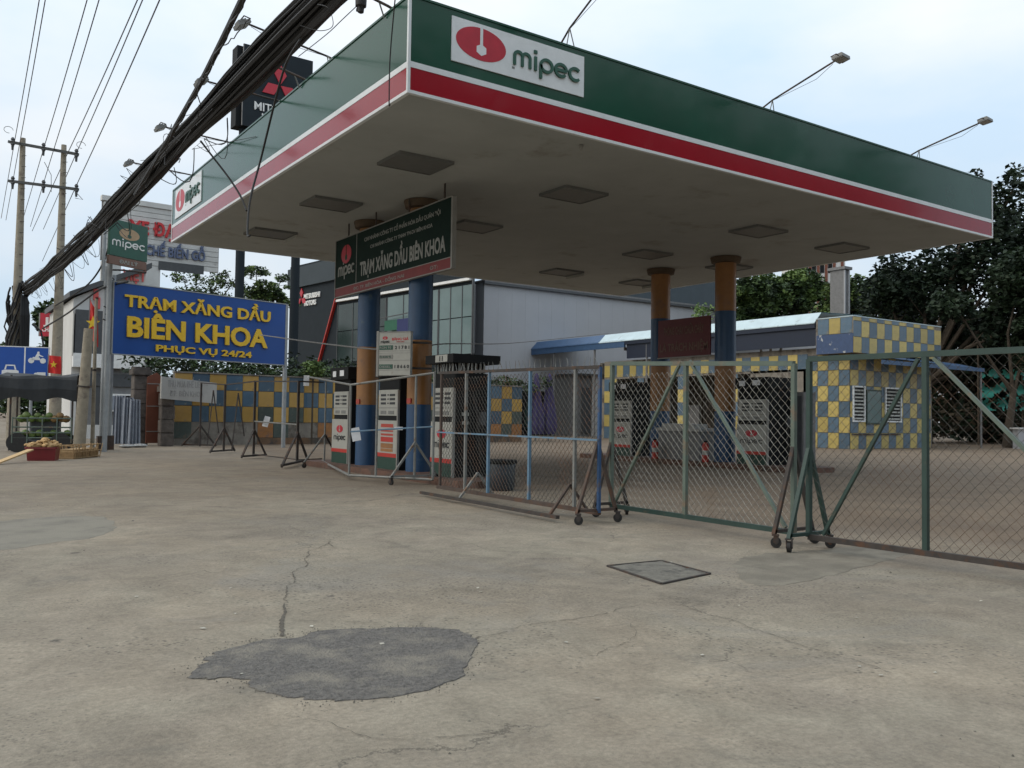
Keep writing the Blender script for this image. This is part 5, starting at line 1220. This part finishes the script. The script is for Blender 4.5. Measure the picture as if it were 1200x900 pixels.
# wall tiles: right face (faces -y)
win = [(.35, 1.3, 1.15, 2.8), (1.35, 2.75, 1.0, 2.65), (3.0, 4.3, 1.2, 2.75)]
for i in range(11):
    for r in range(6):
        x0_ = SB+i*kw; z = r*kh
        inst('tile', kt[(i+r) % 2], ks, (x0_, SB-.001, z))
def louvre(x0_, x1_, z0_, z1_, nm='louvre_window'):
    mb = MB()
    m_fr = m_pwhite
    for p in (((x0_, -.06, z0_), (x0_+.07, .0, z1_)), ((x1_-.07, -.06, z0_), (x1_, .0, z1_)), ((x0_+.07, -.06, z1_-.07), (x1_-.07, .0, z1_)), ((x0_+.07, -.06, z0_), (x1_-.07, .0, z0_+.07))): mb.box(*p)
    o = mb.build('window', m_white, ks); o.location = (0, SB-.03, 0)
    mb = MB(); mb.box((x0_+.05, -.012, z0_+.05), (x1_-.05, -.004, z1_-.05)); mb.build('dark_pane', m_black, o)
    n = 9
    for k in range(n):
        z = z0_+.12+(z1_-z0_-.2)*k/n; mb = MB(); mb.quad((x0_+.07, -.05, z), (x1_-.07, -.05, z), (x1_-.07, -.015, z+.07), (x0_+.07, -.015, z+.07)); mb.quad((x0_+.07, -.045, z-.004), (x0_+.07, -.01, z+.066), (x1_-.07, -.01, z+.066), (x1_-.07, -.045, z-.004)); mb.build('louvre_slat', m_pwhite, o)
louvre(.55, 1.45, 1.2, 2.8); louvre(3.0, 4.3, 1.2, 2.8)
mb = MB(); mb.box((1.55, -.05, 1.1), (2.7, 0, 2.65)); o = mb.build('window', m_dteal, ks); o.location = (0, SB-.03, 0); mb = MB(); mb.box((1.62, -.056, 1.17), (2.63, -.05, 2.58)); mb.build('pane', m_glassl, o)
mb = MB(); mb.box((.5, -.08, .62), (4.2, -.02, .68)); o = mb.build('rail', m_darksteel, ks); o.location = (0, SB, 0)
# awning over the right face
mb = MB(); mb.prism_y([(0, 0), (1, 0), (1, 1), (0, 1)], 0, 0)
mb = MB(); Pq = [(.9, -.75, 4.02), (9.5, -.75, 3.85), (9.5, SB, 4.15), (.9, SB, 4.35)]
mb.quad(*[Vector(p) for p in Pq]); mb.quad(*[Vector(p)+Vector((0, 0, -.03)) for p in reversed(Pq)])
mb.box((.9, -.78, 3.72), (9.5, -.75, 3.90)); mb.build('side_awning', m_awn, ks)
mb = MB(); mb.tube([(9.3, -.7, 0), (9.3, -.7, 3.8)], .05, 8); mb.build('awning_post', m_greymid, ks)
# left face (faces -x): tiled pier at the near end, open front, frieze, tiled pier at the far end
lf = [tile_mesh('tile', .55, kh, m, .02, .008, .008) for m in (m_kyel, m_kblu)]
def left_tile(yy, z, par): inst('tile', lf[par], ks, (SB-.001, yy+.55, z), (0, 0, -math.pi/2))
mb = MB(); mb.box((SB, SB, 0), (SB+.3, 2.9, 4.55)); mb.box((SB, 2.9, 3.5), (SB+.3, 17, 4.55)); mb.box((SB, 15.9, 0), (SB+.3, 17.2, 3.5)); mb.box((6, 2.9, 0), (6.2, 17, 4.5)); mb.box((SB, 17.2, 0), (6.2, 17.4, 4.5)); mb.build('front_wall', m_grout, ks)
for i in range(4):
    for r in range(6): left_tile(SB+.02+i*.55, r*kh, (i+r+1) % 2)
for i in range(4, 30):
    left_tile(SB+.02+i*.55, 5*kh+.1, (i+1) % 2)
for i in range(28, 30):
    for r in range(5): left_tile(SB+.02+i*.55, r*kh, (i+r) % 2)
# odd tiles on the pillars of the open front
for yy in (6.8, 10.4, 13.6):
    mb = MB(); mb.box((SB+.02, yy, 0), (SB+.3, yy+.55, 3.5)); mb.build('shop_pillar', m_grout, ks)
    for r in range(4): inst('tile', lf[r % 2], ks, (SB+.018, yy+.55, .7+r*kh), (0, 0, -math.pi/2))
mb = MB(); mb.box((.5, 2.9, 4.45), (6.2, 17.4, 4.5)); mb.build('ceiling', m_grout, ks)
# parapet return and painted box end
for i in range(3):
    inst('tile', kt[(i+1) % 2], ks, (-.001, .05+(i+1)*.58, PZ1-.02-kh), (0, 0, -math.pi/2))
mb = MB(); mb.box((-.03, .0, PZ0), (-.002, 1.85, PZ1-kh-.03)); mb.build('painted_box_end', m_bluepaint, ks)
# blue fascia coloured darker for the shade under the roof, and pale sheet roof
mb = MB(); mb.box((.05, 1.92, 4.62), (.12, 14.6, 5.62)); mb.build('shade_dark_navy_fascia', m_shadenavy, ks)
mb = MB(); mb.box((-.05, 1.93, 5.42), (.06, 14.7, 5.66)); mb.build('roof_lip', m_shadenavy, ks)
mb = MB(); mb.box((-.05, 14.72, 5.28), (.06, 26, 5.7)); mb.build('roof_lip', m_awn, ks)
for k in range(24):
    y0_ = 1.92+k*1.0; y1_ = y0_+.995
    mb = MB(); a_ = [Vector((.42, y0_, 6.16)), Vector((.42, y1_, 6.16)), Vector((3.6, y1_, 6.3)), Vector((3.6, y0_, 6.3))]
    mb.quad(a_[0], a_[3], a_[2], a_[1]); mb.quad(*[p+Vector((0, 0, -.04)) for p in a_])
    a_ = [Vector((-.08, y0_, 5.66)), Vector((-.08, y1_, 5.66)), Vector((.42, y1_, 6.16)), Vector((.42, y0_, 6.16))]
    mb.quad(a_[0], a_[3], a_[2], a_[1]); mb.quad(*[p+Vector((0, 0, -.04)) for p in a_]); mb.quad(a_[0], a_[1], a_[1]+Vector((0,0,-.04)), a_[0]+Vector((0,0,-.04)))
    mb.box((-.08, y1_-.0, 5.63), (-.0, y1_+.04, 5.69)); mb.build('roof_sheet', m_sheet if k < 15 else m_awn, ks)
for yy in (13.0, 17.5, 21.5, 25.5):
    mb = MB(); mb.tube([(.1, yy, 0), (.1, yy, 5.35)], .06, 8); mb.build('awning_post', m_greymid, ks)
mb = MB(); mb.box((.1, 14.8, 5.1), (4.5, 14.9, 5.28)); mb.build('awning_beam', m_darksteel, ks)
# pair of hoses, notice and small things inside
for (a_, b_, z0_, z1_, m, lb) in ((4.0, 5.2, 1.2, 2.6, m_bandred, 'red poster'), (7.9, 9.2, .1, 2.2, m_greydk, 'dark door'), (11.4, 12.4, .4, 2.0, m_greymid, 'shelf')):
    mb = MB(); mb.box((2.6, a_, z0_), (2.7, b_, z1_)); mb.build('interior_panel', m, ks)

# shed and purple umbrellas beyond the mesh barrier
t = thing('grey_shed', 'small grey and white shed with a doorway at the far left of the station office', 'shed', (32.5, 43.5, 0), 0)
a_ = at(677, 505, 'y', 43.5).x-32.5; b_ = at(700, 505, 'y', 43.5).x-32.5
z1_ = at(680, 440, 'y', 43.5).z
mb = MB(); mb.box((a_, 0, 0), (b_, 2.5, z1_)); mb.build('wall', m_greymid, t)
mb = MB(); mb.box((a_+.3, -.05, .2), (a_+1.0, 0, z1_*.8)); mb.build('door', m_greydk, t); mb = MB(); mb.box((b_-.5, -.08, 0), (b_, 0, z1_)); mb.build('white_corner', m_wwall, t); mb = MB(); mb.box((a_-.2, -.3, z1_), (b_+.2, 2.6, z1_+.12)); mb.build('roof', m_greydk, t)
for px, lb in ((628, 'closed purple parasol on the left, beyond the mesh barrier'), (643, 'closed purple parasol on the right, beyond the mesh barrier')):
    c = at(px, 505, 'y', 35.6); zt_ = zsee(c, px, 437); t = thing('closed_parasol', lb, 'parasol', (c.x, c.y, 0), 0, 'closed purple parasols')
    mb = MB(); mb.tube([(0, 0, 0), (0, 0, zt_)], .03, 8); mb.build('pole', m_greymid, t)
    mb = MB(); n = 20; pr = [(.32, .35), (.40, .7), (.36, 1.3), (.26, 2.0), (.10, zt_-.15), (.02, zt_)]
    rings = [[mb.addv((r_*(1+.22*math.cos(j*math.pi*.8))*math.cos(2*math.pi*j/n), r_*(1+.22*math.cos(j*math.pi*.8))*math.sin(2*math.pi*j/n), z_)) for j in range(n)] for r_, z_ in pr]
    for i in range(len(rings)-1):
        for j in range(n): mb.face(rings[i][j], rings[i][(j+1) % n], rings[i+1][(j+1) % n], rings[i+1][j])
    mb.build('folded_cover', m_purple, t)
# dark clutter wall behind
t = thing('dark_screen', 'dark low screen with hanging goods beyond the parasols', 'screen', (28, 46.2, 0))
mb = MB(); mb.box((-2, 0, 0), (9, .2, 2.9)); mb.build('panel', m_black, t)
rq = random.Random(2)
for k in range(14):
    mb = MB(); x = rq.uniform(-1.5, 8); mb.box((x, -.2, rq.uniform(.3, 1)), (x+rq.uniform(.3, .7), -.05, rq.uniform(1.3, 2.4))); mb.build('hanging_good', rq.choice((m_torg, m_dblue, m_black, m_kyel, m_dteal)), t)
for px, wd_ in ((653, 'leftmost'), (668, 'middle'), (675, 'rightmost')):
    c = at(px, 469, 'y', 45.9); mb = MB(); mb.lathe([(.05, -.05), (.08, 0), (.05, .05)], 8); o = mb.build('small_lamp', mat('lamp_glow', (.8,.8,.7), .5, emit=(1, .95, .8, 2.5))); o.location = c
    tag(o, 'tiny lit lamp on the dark screen beyond the parasols, the '+wd_+' of three', 'lamp', 'tiny lit lamps')

# ================================================================== LEFT BACKGROUND
def px_building(name, label, cat, y, px0, px1, pyt, m, depthm=6, pyt2=None):
    a = at(px0, 480, 'y', y); b = at(px1, 480, 'y', y); z0_ = at(px0, pyt, 'y', y).z; z1_ = at(px1, pyt2 or pyt, 'y', y).z
    t = thing(name, label, cat, (a.x, y, 0)); w = b.x-a.x
    mb = MB(); mb.prism_y([(0, -.1), (w, -.1), (w, z1_), (0, z0_)], 0, depthm); mb.build('wall', m, t)
    mb = MB(); mb.prism_y([(-.2, z0_), (w+.2, z1_), (w+.2, z1_+.25), (-.2, z0_+.25)], -.3, depthm+.3); mb.build('roof_edge', m_greydk, t)
    return t, w
wy = 42
t, w = px_building('white_shop_house', 'white shop building with a dark billboard behind the street posts on the left', 'building', wy, 82, 166, 349, m_wwall, 8, 314)
def on_y(px, py, y=wy): p = at(px, py, 'y', y); return p.x-t.location.x, p.z
def panel(nm, px0, py0, px1, py1, m, y0_, y1_, y=wy, par=None, label=None):
    x0_, z0_ = on_y(px0, py1, y); x1_, z1_ = on_y(px1, py0, y); mb = MB(); mb.box((x0_, y0_, z0_), (x1_, y1_, z1_)); return mb.build(nm, m, par or t, label=label)
panel('dark_billboard', 86, 369, 170, 417, m_greydk, -.3, 0); panel('billboard_frame', 84, 367, 86, 417, m_trim, -.32, 0); panel('white_band', 84, 418, 172, 430, m_bwhite, -.36, 0)
panel('recess', 90, 432, 172, 520, m_greymid, -.05, 0.0); panel('dark_gate', 108, 448, 125, 512, m_greydk, -.1, -.05); panel('dark_strip', 96, 440, 172, 452, m_greydk, -.14, -.05)
wn_ = panel('window', 118, 462, 154, 482, m_bwhite, -.2, -.1); panel('pane', 136, 464, 153, 480, m_black, -.22, -.2, par=wn_)
panel('curtain', 119, 464, 134, 480, m_cloth, -.22, -.2, par=wn_)
panel('stucco_base', 96, 498, 140, 520, m_wwall, -.12, -.05)
x_, z_ = on_y(157, 329); text('VIỆT', .48, m_bpink, t, (x_, -.05, z_), 1.0, .03, ext=.08)
for px, py in ((112, 352), (114, 362)):
    x_, z_ = on_y(px, py); mb = MB(); mb.box((x_-.1, -.1, z_), (x_+.1, -.02, z_+.5)); mb.build('red_stroke', m_bpink, t)
# big slatted billboard
by = 46
a = at(121, 245, 'y', by); b = at(253, 300, 'y', by+2)
t = thing('slatted_billboard', 'large pale slatted billboard with red and blue letters left of the canopy', 'billboard', (a.x, by, 0), .05)
Wd = at(254, 300, 'y', by+.5).x-a.x; zt_ = at(121, 235, 'y', by).z; zb_ = at(200, 313, 'y', by).z; n = 11
zt_b = at(254, 262, 'y', by).z
mb = MB(); mb.box((0.02, -.03, zb_), (Wd-.02, 0, zt_)); mb.build('backing', m_board, t)
for k in range(n):
    z0_ = zb_+(zt_-zb_)*k/n; z1_ = zb_+(zt_-zb_)*(k+1)/n-.03
    mb = MB(); mb.box((0, -.08, z0_), (Wd, 0, z1_)); mb.build('slat', m_board, t)
mb = MB()
for k in range(7): mb.box((Wd*k/6-.05, 0, zb_), (Wd*k/6+.05, .15, zt_))
mb.build('frame', m_greymid, t)
x0_ = at(168, 330, 'y', by).x-a.x; x1_ = at(188, 330, 'y', by).x-a.x
mb = MB(); mb.box((x0_, -.05, 0), (x1_, .5, zb_)); mb.build('leg', m_board, t); mb = MB(); mb.box((0.05, .05, 0), (.9, .5, zb_)); mb.build('leg', m_board, t)
mb = MB(); mb.box((-.1, -.15, zt_), (Wd+.1, .2, zt_+.25)); mb.build('cap', m_board, t)
def bx(px, py): p = at(px, py, 'y', by); return p.x-a.x, p.z
x_, z_ = bx(145, 262); x2_, _ = bx(208, 262); text('XE ĐẠP', .66, m_bred, t, (bx(150,262)[0], -.1, bx(180,276)[1]), bx(216, 268)[0]-bx(150,262)[0], .03, ext=.1, align='l')
x_, z_ = bx(170, 298); text('CHẾ BIẾN GỖ', .50, m_bblue, t, (x_, -.1, z_+.0), bx(241, 290)[0]-x_, .03, ext=.1, align='l')
mb = MB(); x0_, z0_ = bx(186, 309); x1_, z1_ = bx(240, 302); mb.box((x0_, -.12, z0_-.3), (x1_, -.085, z0_+.15)); mb.build('dark_slot', m_greydk, t)
# red sign by the poles
a = atd(47, 394, 45); b = atd(84, 397, 45); d = Vector((b.x-a.x, b.y-a.y, 0)); Wd = d.length; Hs = 1.2
t = thing('red_shop_sign', 'red rectangular shop sign with white letters behind the right utility pole', 'sign', (a.x, a.y, 0), math.atan2(d.y, d.x))
mb = MB(); mb.box((0, -.05, a.z), (Wd, .1, a.z+Hs)); mb.build('board', m_lred, t)
mb = MB(); mb.box((-.06, -.06, a.z), (0, .1, a.z+Hs)); mb.build('edge', m_trim, t)
text('JAC', .36, m_bwhite, t, (.18, -.055, a.z+.62), Wd*.8, .05, align='l'); text('CHÁNH CHI', .2, m_bwhite, t, (.12, -.055, a.z+.25), Wd*.8, .03, align='l')
mb = MB(); mb.box((Wd*.4, .0, 0), (Wd*.55, .1, a.z)); mb.build('post', m_greymid, t)

# ================================================================== VEGETATION
def leaf_cloud(mb, cx, cy, cz, rx, ry, rz, n, s, rd, nmat=3, dens=.0, thresh=-.1, freq=.6, flat=.5):
    k = 0; tries = 0
    while k < n and tries < n*6:
        tries += 1
        u = Vector((rd.gauss(0, 1), rd.gauss(0, 1), rd.gauss(0, 1))).normalized()*(rd.random()**.42)
        p = Vector((cx+u.x*rx, cy+u.y*ry, cz+u.z*rz))
        nn_ = noise.noise(p*freq)+.5*noise.noise(p*freq*2.3)
        if nn_ < thresh+.35*max(0, u.length-.6)/.4: continue
        k += 1
        a = Vector((rd.uniform(-1, 1), rd.uniform(-1, 1), rd.uniform(-flat, flat))).normalized(); b = a.cross(Vector((rd.uniform(-1, 1), rd.uniform(-1, 1), rd.uniform(-1, 1)))).normalized()
        ss = s*rd.uniform(.6, 1.4)
        mb.cur = min(nmat-1, int((noise.noise(p*freq*1.7+Vector((7, 7, 7)))+.5+rd.uniform(-.2, .25))*nmat)) if nmat > 1 else 0
        mb.cur = max(0, mb.cur)
        i = [mb.addv(p-a*ss*.5), mb.addv(p+b*ss*.28), mb.addv(p+a*ss*.5), mb.addv(p-b*ss*.28)]; mb.face(*i)
    mb.cur = 0
def tree(name, label, x, y, trunk_h, tr, blobs, n, s, mats, seed, group=None, thresh=-.1, freq=.6, limbs=True):
    t = thing(name, label, 'tree', (x, y, 0), 0, group); rd = random.Random(seed)
    mb = MB(); lean = Vector((rd.uniform(-.3, .3), rd.uniform(-.3, .3), 0)); top = Vector((0, 0, trunk_h))+lean
    mb.tube([Vector((0, 0, -.1)), Vector((0, 0, trunk_h*.3))+lean*.2, top*.7, top], [tr*1.25, tr, tr*.85, tr*.7], 9); mb.build('trunk', m_bark, t, smooth=True)
    for (bx_, by_, bz_, rx, ry, rz) in blobs:
        if limbs:
            e = Vector((bx_, by_, bz_)); m_ = top.lerp(e, .5)+Vector((rd.uniform(-.3,.3), rd.uniform(-.3,.3), rd.uniform(0, .4)))
            mb = MB(); mb.tube([top*.9, m_, e], [tr*.5, tr*.32, tr*.12], 6)
            for q_ in range(4):
                f_ = m_.lerp(e, rd.random()); mb.tube([f_, f_+Vector((rd.uniform(-rx,rx)*.7, rd.uniform(-ry,ry)*.7, rd.uniform(-.2,rz)*.7))], tr*.14, 4, tr*.03)
            mb.build('limb', m_bark, t, smooth=True)
    cr_ = MB(); vol = sum(b_[3]*b_[4]*b_[5] for b_ in blobs)
    for (bx_, by_, bz_, rx, ry, rz) in blobs: leaf_cloud(cr_, bx_, by_, bz_, rx, ry, rz, int(n*rx*ry*rz/vol), s, rd, len(mats), thresh=thresh, freq=freq)
    cr_.build('crown', mats, t); return t
# big dark tree at the right
def W_(px, py, dep): return atd(px, py, dep)
def blobs_from(base, lst, dep):
    out_ = []
    for (px, py, rx, ry_px, *dd) in lst:
        dp = dep+(dd[0] if dd else 0); c = W_(px, py, dp); k = dp/F; out_.append((c.x-base.x, c.y-base.y, c.z, rx*k, rx*k*.8, ry_px*k))
    return out_
bs = W_(1085, 500, 50); bs.z = 0
tree('broadleaf_tree', 'huge dark broadleaf tree overhanging the right end of the station office', bs.x, bs.y, 3.6, .34, blobs_from(bs, [(1085,330,75,50), (1180,300,70,55,-3), (1130,395,95,42,3), (1190,215,32,28,-4), (1165,250,36,30,-3), (1250,300,80,110), (1040,345,50,32,2), (1195,380,70,40,-4), (1145,205,14,13,-4), (1160,425,60,34,2), (1100,430,50,26,4)], 50), 42000, .30, [m_leafk, m_leafk, m_leafd], 21, thresh=-.25)
bs = W_(1180, 500, 44); bs.z = 0
tree('broadleaf_tree', 'leaning dark tree with a forked trunk behind the wall at the right edge', bs.x, bs.y, 3.0, .2, blobs_from(bs, [(1195,330,45,40), (1225,390,50,60), (1120,360,36,26)], 44), 11000, .28, [m_leafk, m_leafd, m_leafd], 22, thresh=-.2)
bs = W_(905, 495, 66); bs.z = 0
tree('broadleaf_tree', 'mid green leafy tree showing under the canopy edge left of the concrete pylon', bs.x, bs.y, 4, .3, blobs_from(bs, [(890,350,42,32), (935,342,40,30,2), (870,370,30,22)], 66), 16000, .34, [m_leafd, m_leafm, m_leafm, m_leafl], 23, thresh=-.3, freq=.5)
bs = W_(1010, 495, 62); bs.z = 0
tree('broadleaf_tree', 'brighter green tree right of the concrete pylon above the tiled parapet', bs.x, bs.y, 4, .3, blobs_from(bs, [(1000,350,45,28), (1045,340,42,24,3), (985,372,40,26,2), (1060,370,45,28,4)], 62), 15000, .34, [m_leafd, m_leafm, m_leafl], 24, thresh=-.3, freq=.5)
# light tree behind the blue sign
for (px, lb, sd, bl) in ((240, 'sparse feathery tree behind the left half of the blue sign', 31, [(215,325,24,9), (255,330,30,12), (240,345,40,12), (280,322,20,8,2)]), (315, 'leafy layered tree behind the right top corner of the blue sign', 32, [(300,318,24,6), (312,338,30,10), (325,352,30,12,1), (330,326,16,5,2), (298,350,20,10)])):
    bs = W_(px, 490, 52); bs.z = 0
    tree('flame_tree', lb, bs.x, bs.y, 5.2, .16, blobs_from(bs, bl, 52), 5200 if px > 300 else 2600, .17, [m_leafd, m_leafm, m_leafl], sd, thresh=-.02, freq=1.5)
bs = W_(60, 500, 70); bs.z = 0
tree('street_tree', 'dark green street tree between the twin utility poles', bs.x, bs.y, 4, .25, blobs_from(bs, [(60,380,22,30), (56,420,22,28), (92,440,20,30), (30,430,30,24)], 70), 6500, .42, [m_leafd, m_leafm], 33, group=None, thresh=-.2)
bs = W_(15, 500, 90); bs.z = 0
tree('street_tree', 'far street tree low at the left edge behind the traffic sign', bs.x, bs.y, 4, .25, blobs_from(bs, [(5,420,26,22), (25,440,24,16), (40, 470, 40, 30)], 90), 3500, .5, [m_leafd, m_leafm], 34, thresh=-.2)
# hedge growing over the tiled wall
hd = MB(); rd = random.Random(41)
for k in range(26):
    x = 7.6+k*.75; y = wall_y(x)+.9
    leaf_cloud(hd, x, y, 2.75+rd.uniform(-.1, .25)+(0 if x > 9 else .3), .6, .6, .42+rd.uniform(-.1,.12), 230, .15, rd, 2, thresh=-.4, freq=1.5)
hd.build('hedge', [m_leafd, m_leafm], kind='stuff')
# dark planting mass between wall and sign
hd = MB()
for k in range(12):
    x = 7.2+k*1.0; leaf_cloud(hd, x, wall_y(x)+2.5, 3.0+rd.uniform(-.2,.3), .9, .9, .7, 260, .2, rd, 1, thresh=-.5, freq=1.2)
hd.build('shrubbery', [m_leafd], kind='stuff')
def shrub(px, py, dep, r, n, label, mats, s=.16):
    c = W_(px, py, dep); t = thing('shrub', label, 'shrub', (c.x, c.y, 0)); mb = MB(); mb.tube([(0,0,0), (0,0,c.z)], .04, 5); mb.build('stem', m_bark, t)
    mb = MB(); leaf_cloud(mb, 0, 0, c.z, r, r, r*.75, n, s, random.Random(px), len(mats), thresh=-.4, freq=1.5); mb.build('foliage', mats, t)
shrub(367, 433, 35, .55, 500, 'bright green shrub above the tiled wall left of the fuel pumps', [m_leafm, m_leafl])
shrub(824, 366, 50, .8, 200, 'small yellow-green bush on the hall roof edge above the red notice board', [m_leafl], .2)
# far wall, verge and teal sheeting at the right behind the gate
t = thing('low_wall', 'low pale wall at the far right behind the nearest gate', 'wall', (44.5, 21, 0), -.2)
mb = MB(); mb.box((0, 0, 0), (16, .3, .95)); mb.build('wall', m_greywall, t); mb = MB(); mb.box((-.1, -.08, .95), (16.1, .38, 1.03)); mb.build('coping', m_wwall, t)
t = thing('turquoise_sheeting', 'turquoise plastic sheeting glimpsed through the trees at the right', 'sheeting', (atd(1150, 470, 47).x, atd(1150, 470, 47).y, 0), -.6)
mb = MB(); g_ = {}
for i in range(81):
    for j in range(33): g_[i, j] = mb.addv((i*.08, .10*math.sin(i*.31+j*.1)+.1*math.sin(j*.5), 1.9+j*.07))
for i in range(80):
    for j in range(32):
        if noise.noise(Vector((i*.11, j*.16, 3)))+.5*noise.noise(Vector((i*.4, j*.4, 3))) > .0: mb.face(g_[i, j], g_[i+1, j], g_[i+1, j+1], g_[i, j+1])
mb.build('sheet', m_teal, t)
for k in range(5):
    mb = MB(); mb.tube([(k*2.4, .3, 0), (k*2.4, .3, 5.6)], .05, 6); mb.build('pole', m_bark, t)
t = thing('brush_bank', 'brown undergrowth bank behind the low pale wall at the right', 'bank', (50, 28, 0))
mb = MB(); rd = random.Random(6)
for k in range(34): leaf_cloud(mb, rd.uniform(-8, 14), rd.uniform(-2, 3), rd.uniform(.4, 4.6), 1.9, 1.4, 1.4, 330, .34, rd, 2, thresh=-.6, freq=.8)
for qx in range(1102, 1290, 17):
    for qy in (432, 452, 474, 496):
        q_ = atd(qx, qy, 54)-t.location; leaf_cloud(mb, q_.x, q_.y, q_.z, 1.3, 1.0, 1.0, 230, .3, rd, 2, thresh=-.7, freq=.8)
mb.build('foliage', [mat('dry_leaf', (.055,.042,.024), .8, var=.4, sc=1), m_leafd], t)
# concrete pylon and distant red and white block
t = thing('concrete_pylon', 'ribbed square concrete pylon rising behind the tiled parapet', 'pylon', W_(984, 495, 56).xy.to_3d().to_tuple())
zt_ = W_(984, 316, 56).z; mb = MB(); mb.box((-.3, -.5, 0), (.3, .5, zt_)); mb.build('shaft', m_greymid, t)
mb = MB()
for x in (-.3, .12): mb.box((x, -.58, 0), (x+.12, -.5, zt_-.05))
mb.build('ribs', m_greywall, t); mb = MB(); mb.box((-.4, -.65, zt_), (.4, .65, zt_+.18)); mb.build('cap', m_greymid, t)
c = W_(955, 495, 120); t = thing('distant_block', 'distant red and white apartment block glimpsed under the canopy edge', 'building', (c.x-3, c.y, 0), -.6)
zt_ = W_(970, 300, 120).z; mb = MB(); mb.box((-.2, 0, 0), (6.0, 8, zt_)); mb.build('wall', m_wwall, t)
for k in range(6):
    mb = MB(); mb.box((-.1+k*1.1, -.15, 2), (.25+k*1.1, 0, zt_-.3)); mb.build('red_pier', m_brown, t)
for k in range(4):
    for j in range(4):
        mb = MB(); mb.box((.35+k*1.1, -.06, zt_-2.5-j*3.2), (.9+k*1.1, 0, zt_-.8-j*3.2)); mb.build('window', m_black, t)
# dark far treeline closing the horizon
tl = MB(); rd = random.Random(77)
for k in range(70):
    a_ = -1.0+k*.045; D_ = rd.uniform(120, 150); leaf_cloud(tl, D_*math.sin(a_), D_*math.cos(a_), rd.uniform(1.5, 3.5), 5, 4, rd.uniform(2.5, 4.5), 420, .9, rd, 2, thresh=-.5, freq=.25)
tl.build('treeline', [m_leafd, m_leafm], kind='stuff')

# unseen trees added behind the viewer to darken the glossy front fascia's reflection
rb_ = MB(); rd = random.Random(90)
for k in range(15):
    x = -12+k*5.5; y = -19+rd.uniform(-2.5, 2.5); h = rd.uniform(19, 25)
    rb_.cur = 0; leaf_cloud(rb_, x, y, h*.62, 3.9, 3.6, h*.40, 1300, 1.1, rd, 2, thresh=-.6, freq=.3)
    rb_.tube([(x, y, -.1), (x+rd.uniform(-.4,.4), y, h*.5)], .28, 7, .16)
rb_.build('added_reflection_trees', [m_leafd, m_leafm], kind='stuff')
